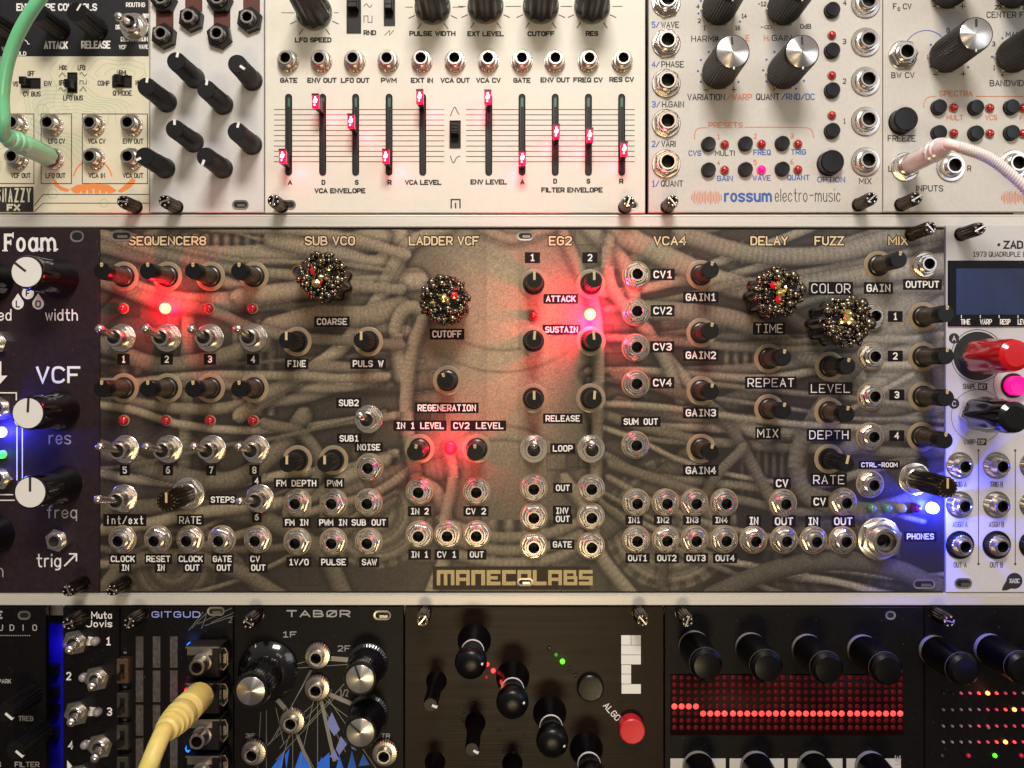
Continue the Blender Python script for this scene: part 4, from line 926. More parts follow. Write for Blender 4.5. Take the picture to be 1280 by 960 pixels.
lab('4', 321, 601, 8, 5, 3.5); lab('6', 321, 646.5, 8, 5, 3.5); lab('int/ext', 156, 650, 10.5, 48, 3, lw=1.3); lab('RATE', 238, 650, 9.5, 28, 2.5, lw=1.2); lab('STEPS', 278.5, 624.5, 8, 30, 2)
for a, b, x in (('CLOCK', 'IN', 153.5), ('RESET', 'IN', 198), ('CLOCK', 'OUT', 238.5), ('GATE', 'OUT', 278), ('CV', 'OUT', 321)):
    lab(a, x-(2 if a == 'CV' else 0), 698.5, 8, 30 if len(a) == 5 else (24 if a == 'GATE' else 12), 2); lab(b, x+(2 if b == 'OUT' else 3), 709.5, 8, 18 if b == 'OUT' else 10, 2.5)
for s, x, y, h, W in (('COARSE', 415, 402, 8.4, 38), ('FINE', 371, 454.5, 8.6, 23), ('PULS W', 460, 454.5, 8.6, 38), ('SUB2', 436, 503.5, 8.4, 25), ('SUB1', 436.5, 548, 8.2, 24), ('NOISE', 461, 559, 8.2, 29), ('FM DEPTH', 370.5, 604, 8.4, 50), ('PWM', 418, 604, 8.4, 18.5),
                      ('FM IN', 371, 653, 8.2, 29), ('PWM IN', 416.5, 653, 8.2, 35), ('SUB OUT', 461, 653, 8.2, 43), ('1V/O', 373.5, 702.5, 8.2, 25), ('PULSE', 417, 702.5, 8.2, 31), ('SAW', 461.5, 702.5, 8.2, 18.5),
                      ('CUTOFF', 558.8, 417.5, 9, 37), ('REGENERATION', 558.5, 509.8, 8.6, 73), ('IN 1 LEVEL', 525, 532, 8.4, 60), ('CV2 LEVEL', 598, 532, 8.4, 63), ('IN 2', 524.5, 639, 8.2, 23), ('CV 2', 595, 639, 8.2, 25),
                      ('IN 1', 524.5, 693, 8.2, 22), ('CV 1', 558.5, 693, 8.2, 24), ('OUT', 596, 693, 8.2, 17.5), ('1', 665.5, 322, 9, 6), ('2', 737.5, 322, 9, 6), ('ATTACK', 701, 373.5, 7.8, 37), ('SUSTAIN', 702, 412, 8, 41), ('RELEASE', 703.5, 523, 8, 43),
                      ('LOOP', 703.5, 560.5, 8.2, 25), ('OUT', 703.5, 609.8, 8, 17.5), ('INV', 702.5, 638.3, 8, 16.5), ('OUT', 703.5, 648.6, 8, 17.5), ('GATE', 703, 680.5, 8, 24),
                      ('CV1', 828.5, 343, 9.6, 23.5), ('CV2', 828.3, 388.3, 9.6, 23.5), ('CV3', 828, 433.5, 9.6, 23.5), ('CV4', 828, 478.3, 9.6, 23.5), ('GAIN1', 876, 371.5, 9.6, 38), ('GAIN2', 876, 444, 9.6, 38), ('GAIN3', 876, 516, 9.4, 38), ('GAIN4', 876, 588, 9.4, 38),
                      ('SUM OUT', 801, 527, 8.2, 43), ('IN1', 792.5, 650, 7.6, 15.5), ('IN2', 828.5, 650, 7.6, 16), ('IN3', 865, 650, 7.6, 16), ('IN4', 901.5, 650, 7.6, 16), ('OUT1', 797, 697.5, 8, 24), ('OUT2', 833.5, 697.5, 8, 24), ('OUT3', 870, 697.5, 8, 24), ('OUT4', 906.3, 697.5, 8, 24),
                      ('TIME', 961.5, 410.5, 11.2, 34), ('REPEAT', 963.5, 478.3, 11, 58), ('MIX', 960, 541.5, 11, 25.5), ('COLOR', 1038.5, 360.5, 12, 49), ('LEVEL', 1038, 485.5, 11, 49), ('DEPTH', 1036, 543.5, 11, 49), ('RATE', 1036, 599.5, 11.4, 39),
                      ('CV', 977.5, 604, 10, 15.5), ('CV', 1024.5, 627, 10, 15.5), ('IN', 942, 651, 10, 12), ('OUT', 980, 651.5, 10, 23), ('IN', 1016, 651.5, 10, 13), ('OUT', 1054, 651.5, 10, 23), ('GAIN', 1098, 360, 10, 30), ('OUTPUT', 1153, 355.5, 8.8, 42),
                      ('1', 1119, 395.5, 9, 5.4), ('2', 1119, 445, 9, 6), ('3', 1121, 493.5, 9, 6), ('4', 1121, 544.5, 9, 6), ('CTRL-ROOM', 1099, 581, 6, 45), ('PHONES', 1150.5, 670.5, 7.6, 34)):
    lab(s, x, y, h, W, 6.5 if s in '1234' and y < 560 else 3.2, lw=(1.2 if h > 10.5 else None))
# block lettered maker's name along the foot
x = 546.0
BL = {'M': [(0, 0, 1, .25), (0, 0, .2, 1), (.4, 0, .6, 1), (.8, 0, 1, 1)], 'A': [(0, 0, 1, .25), (0, 0, .25, 1), (.75, 0, 1, 1), (0, .5, 1, .72)], 'N': [(0, 0, 1, .25), (0, 0, .28, 1), (.72, 0, 1, 1)], 'E': [(0, 0, .28, 1), (0, 0, 1, .25), (0, .4, .8, .62), (0, .76, 1, 1)],
      'C': [(0, 0, .28, 1), (0, 0, 1, .25), (0, .76, 1, 1)], 'O': [(0, 0, .26, 1), (.74, 0, 1, 1), (0, 0, 1, .25), (0, .76, 1, 1)], 'L': [(0, 0, .28, 1), (0, .76, 1, 1)], 'B': [(0, 0, .26, 1), (0, 0, .9, .22), (0, .4, 1, .6), (0, .78, 1, 1), (.72, 0, .92, .5), (.76, .5, 1, 1)],
      'S': [(0, 0, 1, .24), (0, 0, .26, .6), (0, .4, 1, .62), (.74, .5, 1, 1), (0, .76, 1, 1)]}
lb = MB(); R4(lb, 541, 738, 708, 737, .024); prints('name_bar', lb, [mat('dim bronze print', (62, 50, 38), .5, spec=.2, noise=.3, nscale=700)], p)
mk = MB()
for i, ch in enumerate('MANECOLABS'):
    wd = 22 if ch == 'M' else 17.2
    for j, (a, b, c, d) in enumerate(BL[ch]): R4(mk, x+a*wd, x+c*wd, 712.5+b*19, 712.5+d*19, .05+.005*j)
    x += wd+2.0
prints('maker_name', mk, [mat('antique gold print', (190, 166, 112), .45, noise=.25, nscale=1500)], p); prints('label_backing', tp, ['plate'], p); prints('title_outline', tk, ['plate'], p)
prints('lettering', tw, ['wprint'], p); prints('lettering', tt, ['titles'], p)

for y in (345.5, 485): [trim(m7, x, y) for x in (155, 209.5, 263, 317.5)]
for y, rw in ((385.5, 0), (525.5, 1)):
    for i, x in enumerate((154.3, 207.3, 262, 316)):
        lit = rw == 0 and i == 1
        led(m7, x+(1 if rw else 0), y, 'redlit' if lit else 'redled', 6.8 if lit else 5.8, 2.0, True, 'brightly lit red lamp' if lit else None)
point('step_lamp_glow', 207.3, 385.5, 5.2, .045, (1, .003, .03))
for i, x in enumerate((152.5, 209.5, 262.5, 317)): toggle(m7, x, 422.5, *(a-b for a, b in zip(up((122, 179.5, 237, 295.5)[i], 409.5, 15), (x, 422.5))))
for i, x in enumerate((157, 211.5, 265.5, 320)): toggle(m7, x, 561.5, *(a-b for a, b in zip(up((122, 180, 240, 296)[i], 557.5, 15), (x, 561.5))))
toggle(m7, 155, 623, *(a-b for a, b in zip(up(119, 624, 15), (155, 623)))); toggle(m7, 325, 623, *(a-b for a, b in zip(up(297, 627, 15), (325, 623))))
def encoder(x, y, tx, ty, H, ang):
    k = lathe_part('knob', m7, x, y, [(12.5, 1.5), (13, 2), (12.6, H-.4), (11.8, H)], [M['encoder']], flute=18, depth=.14, n=72, key=('enc', H))
    mb = MB(); mb.lathe([(20*S, 0), (20*S, .4), (19*S, .5)], 36); mb.prism([(18.5*S*math.cos(math.radians(60*i+8)), 18.5*S*math.sin(math.radians(60*i+8))) for i in range(6)], .5, 2.4, 0); mb.lathe([(14*S, 2.4), (13.4*S, 3.2)], 28)
    link('nut', cached('encnut', lambda: mb.mesh('nut', ['chrome'])), k, x, y, .02)
    bar('pointer', k, x, y, H+.02, ang, -1, 11, 2.6, 'ivory', .1)
    t = MB(); [t.ball((9.6*S*math.cos(a), 9.6*S*math.sin(a), 0), 1.3*S, 0, 8, 4) for a in np.linspace(0, 6.28, 15)[:-1]]
    link('grip_dots', cached('encdots', lambda: t.mesh('grip_dots', ['nugget'])), k, x, y, H+.02)
encoder(236, 617, 209, 625, 18, 0); encoder(1143, 598.5, 1184, 612, 21.5, 0)
J = [(153.5, 674), (198, 674), (238, 674), (277.5, 674), (322.5, 674), (462, 584), (372, 628), (417, 628), (461, 628), (372, 677), (417, 677), (461, 677), (524.4, 614), (596, 614), (524.4, 668), (560, 668), (596, 668),
     (667, 610), (667, 645.5), (667, 682), (738.6, 610), (738.6, 645.5), (738.6, 682), (795, 344), (794.8, 390), (794.4, 434.5), (794.3, 480), (794, 556), (795, 628), (831.8, 628), (868, 628), (905, 628), (795, 674), (831.8, 674), (868, 674), (905, 674),
     (941.5, 674.5), (979.5, 674.5), (978.5, 628.5), (1053.5, 627), (1016.5, 675), (1053, 675), (1155, 331.5), (1089, 396), (1088.5, 446), (1088.3, 495.5), (1087, 545.5), (1087.2, 605)]
for x, y in J: jack(m7, x, y, 'maneco')
jack(m7, 1098.7, 673.5, 'phones', 'large headphone jack')
jewel(m7, 415, 352, 28, 11, 14, [(-9, 7, 4.5), (-2, -8, 3.2)]); jewel(m7, 560, 379, 29, 23, 13.5, [(12, 4, 4.4)]); jewel(m7, 956, 371, 29, 35, 15, [(-9, 8, 4), (-3, -9, 4)]); jewel(m7, 1033, 405, 29, 47, 18)
mb = MB(); mb.lathe([(7.6*S, 0), (7.6*S, 12), (6.6*S, 12.4), (5*S, 12.4), (4.4*S, 11.6)], 24, 0, close=False); mb.disc(4.5*S, 11.7, 1); link('ring_post', mb.mesh('ring_post', ['gold', M['glass']]), m7, 384, 344, .02)
for x, y in ((371.3, 427), (460.5, 427), (372, 575), (417, 575)): trim(m7, x, y, True, 0, 13)
toggle(m7, 461, 524, *(a-b for a, b in zip(up(448.5, 518.5, 13), (461, 524))), 13, 4.5)
trim(m7, 559.5, 475.5, False, -20, 9); trim(m7, 524.6, 561, False, 10, 13); trim(m7, 596, 561, False, 0, 13)
for x, y in ((667, 355), (738.5, 355), (666.7, 426.3), (738.5, 426.3), (666.7, 498), (738.5, 497.7)): trim(m7, x, y, True, random.choice((0, 5, -5)), 12)
led(m7, 666.3, 394.3, 'redled', 6, 2.6, True); led(m7, 737.5, 393, 'redlit', 7.2, 2.6, True, 'brightly lit red lamp')
point('envelope_lamp_glow', 737.5, 393, 5.2, .055, (1, .003, .04)); point('envelope_lamp_spill', 737.5, 400, 9, .055, (1, .02, .11), .003)
led(m7, 563, 560, M['softred'] if 'softred' in M else mat('soft red lamp', (200, 20, 30), .4, emit=1.3, ecol=(1, .01, .03)), 8, 1.0, False, 'small soft red lamp')
point('filter_lamp_glow', 563, 560, 7, .02, (1, .008, .06))
for x in (667, 738.6): toggle(m7, x, 561, *(a-b for a, b in zip(up(x+.8, 553.5, 12), (x, 561))), 12, 4.5)
for y in (343.5, 416, 488.3, 560.7): trim(m7, 876.3, y, False, 12, 14)
for x, y, f in ((961, 448, 0), (961, 511, 0), (1037, 458, 0), (1036, 515, 0), (1036, 573.5, 1), (1098, 332, 0), (1153.5, 396, 0), (1153.5, 446, 0), (1153.5, 495.7, 0), (1152, 546, 0)): trim(m7, x, y, bool(f), 12, 15)
for x, m, lb in ((1088, 'greenled', 'unlit green lamp'), (1107, 'greenled', 'unlit green lamp'), (1125, 'yelled', 'unlit amber lamp'), (1143, 'purled', 'unlit dark red lamp'), (1164, 'bluelit', 'brightly lit blue lamp')): led(m7, x, 634.5, m, 6 if m != 'bluelit' else 7, 3, False, lb)
point('blue_lamp_glow', 1164, 634.5, 6.5, .12, (.02, .03, 1))
slot(m7, 152, 295, 27, 13); slot(m7, 656.5, 295, 21, 11.5); slot(m7, 1155, 730, 28, 12); slot(m7, 656.5, 727.5, 20, 10)
screw(m7, 1139, 293, 13); screw(m7, 157, 728, 9.5)

# ================================================================== MIDDLE RIGHT: silver module with red and black knobs
m8 = root('synth_module', 1290, 741, 'silver white module with blue display above a glossy red knob and a black one', 'synth module')
p = panel(m8, 1182.6, 1420, 281.5, 740.5, 'zwhite')
t = MB()
text(t, 'ZADAR', 1275, 306, 10.5, 42, 2.2); PO(t, circ(1248.5, 306, 2, 12)[:-1]); text(t, '1973 QUADRUPLE ENVELOPE', 1265, 317.8, 6.6, 98, .9)
L(t, circ(1222, 445, 33, 40)[:-1], .8, .05, 0, True); PO(t, circ(1222, 445, 30.5, 40)[:-1], .05)
for x, y in ((1192.5, 423), (1192.5, 504.5)): PO(t, circ(x, y, 6.6, 20)[:-1], .052)
text(t, 'SHAPE', 1211.5, 483, 7, 16, .9); R4(t, 1222.5, 1234, 479, 487.5, .05); text(t, 'WARP', 1211.5, 552.5, 7, 15, .9); R4(t, 1221.5, 1233, 548, 556.5, .05)
for x in (1223, 1269): L(t, [(x, 563), (x, 705)], .9); PO(t, circ(x, 563, 1.5, 8)[:-1], .06); PO(t, circ(x, 705, 1.5, 8)[:-1], .06)
for y, s in ((605.5, 'TRIG '), (655.5, 'ASGN '), (706, 'OUT ')):
    for x, q in ((1200, 'A'), (1245.5, 'B'), (1291, 'C')): text(t, s+q, x, y, 7, 16.5 if s != 'ASGN ' else 19, .85)
L(t, circ(1222, 520, 33, 40)[:-1], .6, .05, 0, True); L(t, circ(1275, 480, 33, 30, 150, 330), .6, .054)
PO(t, circ(1268, 726, 10, 24)[:-1], .05); PO(t, [(1262, 720), (1254, 732), (1252, 738), (1258, 738), (1268, 734)], .055)
prints('lettering', t, ['ink'], p)
t = MB(); text(t, 'A', 1192.5, 423, 7, 5, 1.1); text(t, 'C', 1192.5, 504.5, 7, 5, 1.1); text(t, 'KEY', 1228, 483.3, 5.5, 8.5, .9); text(t, 'ESP', 1227, 552.3, 5.5, 8.5, .9); text(t, 'XAOC', 1268, 726, 6, 13, 1.0)
prints('lettering', t, ['zwhite'], p)
mb = MB(); mb.bbox((1184.5-640)*S, (1400-640)*S, (480-408)*S, (480-326)*S, 0, .8, .2, 0)
d = link('display', mb.mesh('display', ['black3']), m8, 640, 480, .02)
mb = MB(); R4(mb, 1193.5, 1390, 336, 393.5, .9); link('screen', mb.mesh('screen', ['glass'], smooth=False), d, 640, 480)
t = MB()
for s, x, W in (('TIME', 1205, 12), ('WARP', 1230.5, 15), ('RESP', 1254.5, 13), ('LEVEL', 1277.5, 15)): text(t, s, x, 402.5, 7, W, 1.1, .9)
for x in (1200, 1223.5, 1247, 1270.5): L(t, [(x, 394.5), (x, 397.5)], 1.0, .9)
prints('lettering', t, ['wprint'], d)
def zknob(x, y, m, ang=0):
    k = lathe_part('knob', m8, x, y, [(19, 3.5), (22, 4.2), (22.5, 6), (20.5, 15), (19.4, 17), (19.4, 21), (18, 23), (13, 24)], [m], flute=7, depth=.10, n=84, fz=(4, 16.5), key=('zk', m), ang=25)
    mb = MB(); mb.prism([(19*S*math.cos(math.radians(60*i+8)), 19*S*math.sin(math.radians(60*i+8))) for i in range(6)], .2, 2.2, 0); mb.lathe([(12*S, 2.2), (12*S, 4.5)], 24)
    link('nut', mb.mesh('nut', ['chrome']), k, x, y, .02)
zknob(1217, 446, 'redcap'); zknob(1216, 517, 'gloss')
for y in (582, 631, 681):
    for x in (1199.5, 1245.5, 1291):
        j = jack(m8, x, y, 'zadar')
        if y == 681: lathe_part('washer', j, x, y, [(17.8, .2), (17.6, .36)], ['plastic'], key='zw')
button(m8, 1266, 482, 12, 'pinklit', 3.5, 'glowing pink button'); lathe_part('collar', m8, 1266, 482, [(15.5, 0), (15.5, .3)], ['hole'])
point('pink_glow', 1268, 482, 6, .0004, (1, .05, .3))
slot(m8, 1204, 729, 22, 13); screw(m8, 1201, 293, 11.5)

# ================================================================== BOTTOM ROW
m9 = root('synth_module', 20, 1000, 'black module with dim small knobs at the end of the lowest row', 'synth module')
p = panel(m9, -60, 57, 759, 1010, 'black3')
t = MB(); text(t, 'E', -1, 768.5, 10, 9, 2.4)
for s, x in (('U', 1), ('D', 15), ('I', 29), ('O', 43.5)): text(t, s, x, 784.5, 8, 6 if s != 'I' else .1, 1.3)
for i in range(14): L(t, [(i*2.8, 794.3), (i*2.8+1.2, 794.3)], .9)
text(t, 'SPARK', 4, 851.5, 5.5, 20, 1); text(t, 'TREB', 32.5, 898, 6.5, 19, 1.2); text(t, 'FILTER', 34, 955.5, 7, 31, 1.3); text(t, 'S', -1, 955.5, 7, 5, 1.3); L(t, [(32.5, 912), (32.5, 919)], 1.2)
prints('lettering', t, ['gprint'], p)
for x, y in ((44, 868), (56, 909)): pass
for (tx, ty, an) in ((6, 891, 130), (19, 938, 130)):
    x, y = up(tx, ty, 15); k = lathe_part('knob', m9, x, y, [(14, 0), (13, 1), (12, 14), (11, 15)], ['plastic'], flute=16, depth=.1, n=64, key='m9k'); bar('pointer', k, x, y, 15, an, 1, 12, 3, 'wline', .06)
slot(m9, 30.5, 769, 16, 11, False)

m11 = root('synth_module', 114, 1000, 'slim black module with four metal toggle switches numbered one to four', 'synth module')
p = panel(m11, 78.5, 149, 759, 1010, 'black3')
t = MB(); text(t, 'Muta', 127, 769, 9, 26, 1.4); text(t, 'Jovis', 124, 779.5, 9, 33, 1.4)
for s, x, y in (('1', 135.5, 801.5), ('2', 86, 845), ('3', 137, 889.5), ('4', 88.5, 931.5)): text(t, s, x, y, 10.5, 6.5, 1.8)
PO(t, [(84, 950), (94, 962), (84, 962)]); prints('lettering', t, ['wprint'], p)
mb = MB(); mb.box((16-640)*S, (54-640)*S, (480-1010)*S, (480-794)*S, -14, -12.6, 0)
for y in (845, 875, 898, 928): mb.box((38-640)*S, (50-640)*S, (480-y-12)*S, (480-y)*S, -12.5, -9, 1)
link('circuit_board', mb.mesh('circuit_board', ['pcb', 'plastic']), m11, 640, 480)
point('board_fill_light', 52, 815, -5, .0016, (.3, .2, 1))  # added blue light to brighten the board, no lamp seen there
for i, (x, y, tx, ty, lx) in enumerate(((97, 801, 86.5, 813, 120), (124, 846, 114.5, 859, 105.5), (99, 889, 88.5, 904, 123), (128, 930, 118.5, 949, 107.5), (103, 968, 93, 985, 128))):
    toggle(m11, x, y, *(a-b for a, b in zip(up(tx, ty, 11), (x, y))), 11, 4, 'hexflat')
    mb = MB(); s = 1 if lx > x else -1
    mb.prism([(0, 7*S), (s*abs(lx-x)*S, 4.5*S), (s*abs(lx-x)*S, -4.5*S), (0, -7*S)], .05, .3, 0); link('tab', mb.mesh('tab', ['wprint']), m11, x, y, .02)
    led(m11, lx, y, 'clearled', 5.4, 2.2, False)
screw(m11, 104, 769, 9.5)

m12 = root('synth_module', 220, 1000, 'black module with exposed boxy jacks and yellow cable plugged in beside small lamps', 'synth module')
p = panel(m12, 150.4, 291.4, 759, 1010, 'black3')
t = MB(); text(t, 'GITGUD', 220, 768, 8, 61, 1.3); prints('lettering', t, [mat('pale blue print', (150, 160, 225), .4)], p)
t = MB()
for a, b in (((236, 788), (254, 765)), ((240, 785), (262, 762)), ((247, 780), (290, 760)), ((252, 786), (258, 768)), ((264, 778), (292, 766)), ((256, 782), (292, 770))): L(t, [a, b], .7, .05+.003*len(t.f))
text(t, '2', 288, 775, 7, 5, .9)
for y in (815, 858, 899): R4(t, 154.5, 158.5, y-.4, y+2, .05)
prints('scratch_print', t, ['silverline'], p)
t = MB()
for x in (174.5, 195.8, 217.3):
    for y0, y1 in ((795.5, 834.5), (838, 877.5), (881, 919.5), (923, 990)): R4(t, x-4.7, x+4.7, y0, y1, .05)
prints('grey_bars', t, [mat('bare tinned bars', (118, 112, 110), .38, metal=.75, noise=.35, nscale=700)], p)
for y, m in ((839, 'ss1'), (881, 'ss2'), (921, 'ss2'), (960, 'ss2')):
    mb = MB(); mb.bbox(-7*S, 7*S, -15*S, 15*S, 0, 3.2, .15, 0); mb.box(-3*S, 3*S, -9*S, 9*S, 3.2, 3.28, 1); mb.box(-2.4*S, 2.4*S, -8*S, 0, 3.28, 6, 1)
    link('slide_switch', mb.mesh('slide_switch', [mat('brass switch shell', (150, 118, 92), .3, metal=.9) if m == 'ss1' else mat('steel switch shell', (110, 102, 92), .32, metal=.9), 'plastic']), m12, 158.5, y-4, .02)
for y in (816, 860, 904, 948):
    mb = MB(); x = 266
    mb.bbox(-20*S, 20*S, -19*S, 17*S, 0, 9, .3, 0); mb.box(-18*S, 12*S, 9*S, 17.5*S, 9.0, 9.5, 1); mb.box(-20.5*S, 20*S, 17*S, 19*S, 2, 9.3, 1)
    mb.lathe([(11.5*S, 9), (11.5*S, 9.8), (9.6*S, 10), (9.4*S, 14), (8.8*S, 14.2), (6.4*S, 14.2), (6.2*S, 9.6)], 28, 1, close=False); mb.disc(6.3*S, 9.7, 2)
    j = link('jack', mb.mesh('jack', ['plastic', 'nickel', 'hole']), m12, x, y, .02)
    k = MB(); P = [(24, 12), (33, 12), (36, 6), (36, -8), (30, -16), (24, -10)]; k.prism([(a*S-11*S, b*S) for a, b in P], 2, 5, 0); k.box(21*S, 24*S, -5*S, 6*S, 5.05, 6.0, 1)
    L2 = [(a*S-11*S, b*S) for a, b in P]; k.ribbon(L2, 1.2*S, 5.06, 1, True)
    link('contact_plate', k.mesh('contact_plate', ['plastic', 'nickel']), j, x, y, .02)
led(m12, 238, 806, 'bluelamp' if 'bluelamp' in M else mat('lit azure lamp', (40, 110, 255), .3, emit=1.4, ecol=(.02, .25, 1)), 3.6, 1.5, False, 'lit azure lamp')
led(m12, 236, 862, mat('lit scarlet lamp', (255, 20, 30), .3, emit=2.2, ecol=(1, .02, .03)), 4.2, 2, False, 'lit red lamp')
led(m12, 238, 934, mat('lit azure lamp', (40, 110, 255), .3), 5, 2, False, 'lit azure lamp')
point('red_lamp_glow', 232, 862, 4, .0006, (1, .05, .05)); point('azure_lamp_glow', 236, 934, 5, .0006, (.1, .3, 1)); point('azure_lamp_glow', 236, 804, 5, .0006, (.1, .25, 1))
slot(m12, 270, 764, 22, 11); screw(m12, 178, 768, 9.5)

m13 = root('synth_module', 398, 1000, 'black module with silver topped knobs, thin web lines and blue reflecting facets', 'synth module')
p = panel(m13, 292.6, 504.6, 759, 1010, 'black3')
t = MB(); text(t, 'TAB%R', 398, 767, 9, 80, 1.7); text(t, '1F', 362, 793, 7.5, 18, 1.2); text(t, '2F', 430, 810.5, 7.5, 16, 1.0); text(t, '3F', 313, 919.5, 5.5, 12, .9); text(t, 'TR', 482, 919.5, 5.5, 11, .9); text(t, '1/2', 430, 866, 9, 11, .9)
prints('lettering', t, ['gprint'], p)
t = MB(); k = 0
for a, b in (((326, 890), (322, 960)), ((333, 888), (333, 960)), ((337, 930), (390, 838)), ((330, 935), (392, 880)), ((345, 950), (420, 870)), ((371, 830), (388, 825)), ((371, 835), (440, 830)), ((397, 875), (397, 990)), ((400, 875), (432, 940)), ((404, 873), (440, 900)), ((408, 870), (470, 960)),
             ((388, 838), (345, 920)), ((372, 915), (392, 970)), ((370, 917), (400, 975)), ((362, 917), (350, 960)), ((366, 917), (366, 970)), ((392, 875), (374, 960)), ((415, 862), (350, 935)), ((430, 855), (380, 910)), ((345, 885), (355, 930))):
    L(t, [a, b], .75, .045+.003*k); k += 1
L(t, [(413, 823), (437, 825)], 6, .04); L(t, [(412, 868), (440, 880)], 5.5, .042); L(t, [(348, 876), (360, 890)], 6, .043); L(t, [(372, 920), (398, 985)], 4, .041); L(t, [(402, 878), (418, 950)], 4.5, .0405)
prints('web_lines', t, ['silverline'], p)
t = MB()
for i, P in enumerate((((338, 962), (356, 938), (352, 962)), ((356, 944), (362, 935), (358, 962)), ((368, 962), (376, 938), (390, 962)), ((396, 955), (412, 940), (412, 962)), ((396, 962), (402, 946), (410, 962)), ((420, 962), (424, 944), (430, 962)), ((434, 962), (440, 938), (446, 962)), ((448, 958), (454, 942), (462, 956)), ((380, 990), (372, 962), (392, 962)))): PO(t, P, .05+.002*i, 0)
for i, P in enumerate((((420, 936), (426, 920), (434, 930), (424, 944)), ((408, 905), (415, 890), (425, 912), (418, 920)), ((412, 946), (418, 936), (424, 950)), ((440, 936), (434, 920), (446, 938)))): PO(t, P, .08+.002*i, 1)
prints('blue_facets', t, ['bluetile', 'bluetile2'], p)
def silverknob(x, y, ang, skirt, H, lab=None):
    prof = [(skirt, 0), (skirt, 1.2), (skirt*.8, 3.2), (22, 3.8), (21.4, H-.8), (20, H)] if skirt > 30 else [(skirt, 0), (skirt, 1.4), (22.6, 2), (20.5, H-.8), (19, H)]
    k = lathe_part('knob', m13, x, y, prof, ['gloss'], flute=44, depth=.05, n=176, fz=(3.5, H-.9) if skirt > 30 else (1.9, H-.9), key=('sk', skirt, H))
    link('metal_cap', cached('skcap', lambda: spun_mesh(16)), k, x, y, H+.02)
    if skirt > 30:
        mb = MB(); mb.add([(-7*S+17*S*-.28-2.6*S, 24*S, 3.0), (-7*S+17*S*-.28+2.6*S, 24*S, 3.0), (-15*S, 34.5*S, 1.45)], [(0, 1, 2)]); link('pointer', mb.mesh('pointer', ['wline'], smooth=False), k, x, y, .1)
    else:
        bar('pointer', k, x, y, H+.16, ang, 0, 16.5, 2.8, 'ink', .03)
        lathe_part('trim_ring', k, x, y, [(skirt+.6, 0), (skirt+.6, 1.0), (skirt-1, 1.5)], ['nickel'], flute=50, depth=.04, n=150, key=('str', skirt))
silverknob(*up(313.5, 864, 19), 0, 37, 19); silverknob(*up(450, 849, 15), -20, 25, 15); silverknob(*up(450.5, 916, 15), -48, 25, 15)
for x, y in ((398.5, 818), (398, 858), (367, 899), (319, 938), (482, 939)): jack(m13, x, y, 'knurl')
slot(m13, 478, 769, 22, 12); screw(m13, 322, 768, 9.5)

m14 = root('synth_module', 668, 1000, 'brown black module with bulbous knobs, red round button and white block sign', 'synth module')
p = panel(m14, 506, 829.6, 759, 1010, 'black2')
t = MB(); text(t, 'ALGO', 765, 889.5, 8.5, 26, 1.2, rot=math.radians(-48))
for i, (x0, x1, y0, y1) in enumerate(((776.5, 788.5, 794, 806), (789.1, 801, 794, 806), (776.5, 801, 806.6, 818.2), (776.5, 801, 818.8, 830.4), (776.8, 788.8, 831, 842.2), (776.8, 788.8, 842.8, 854.6), (777, 801, 855.2, 867))): R4(t, x0, x1, y0, y1, .05)
prints('lettering', t, ['wprint'], p)
def bulb(mod, tx, ty, H=26, ang=100, collar=False):
    x, y = up(tx, ty, H)
    k = lathe_part('knob', mod, x, y, [(21, 0), (20.5, 1), (18.5, 3), (14, 6.5), (13, H*.55), (14.5, H*.66), (18, H*.78), (18.8, H*.88), (17, H*.96), (12, H-.1), (5, H+.25)], ['knobblack'], n=48, key=('bulb', H), ang=75)
    x2, y2 = x, y; mb = MB(); a = math.radians(ang); mb.ball((12.5*S*math.sin(a), 12.5*S*math.cos(a), H*.965), 2.6*S, 0, 10, 6); link('pointer', mb.mesh('pointer', ['wline']), k, x, y, .02)
    lathe_part('collar', k, x, y, [(13.7, H*.42), (14.0, H*.44), (13.7, H*.46)], ['wline'], key=('bcol', H)); return k  # thin white ring modelled in place of a highlight on the knob
M['knobblack'] = mat('satin black knob', (6, 5, 6), .3, spec=.28, noise=.2, nscale=900, bump=.08)
for tx, ty, a in ((588, 832, 85), (640.5, 882, 80), (691, 931, 100), (741, 980, 90)): bulb(m14, tx, ty, 24, a)
def slim(tx, ty, a, H=20):
    x, y = up(tx, ty, H); k = lathe_part('knob', m14, x, y, [(13, 0), (12.5, 1), (11, 2), (8.5, 9), (8.5, H-.8), (7.6, H)], ['knobblack'], flute=12, depth=.08, n=48, key='slim', fz=(1.5, H)); bar('pointer', k, x, y, H, a, 2, 8.4, 3, 'wline', .06)
for tx, ty, a in ((538, 881, 110), (590, 937, 120), (536, 990, 90), (640, 992, 90)): slim(tx, ty, a)
M['rsmall'] = mat('small lit red lamp', (255, 40, 40), .3, emit=2.5, ecol=(1, .05, .05)); M['gsmall'] = mat('small lit green lamp', (80, 230, 30), .3, emit=1.6, ecol=(.1, .9, .02)); M['gdim'] = mat('small dim green lamp', (40, 120, 30), .3, emit=.25, ecol=(.1, .8, .05)); M['doff'] = mat('small unlit lamp', (50, 38, 34), .3)
M['rdim'] = mat('small dim red lamp', (120, 10, 20), .3, emit=.3, ecol=(1, .02, .06))
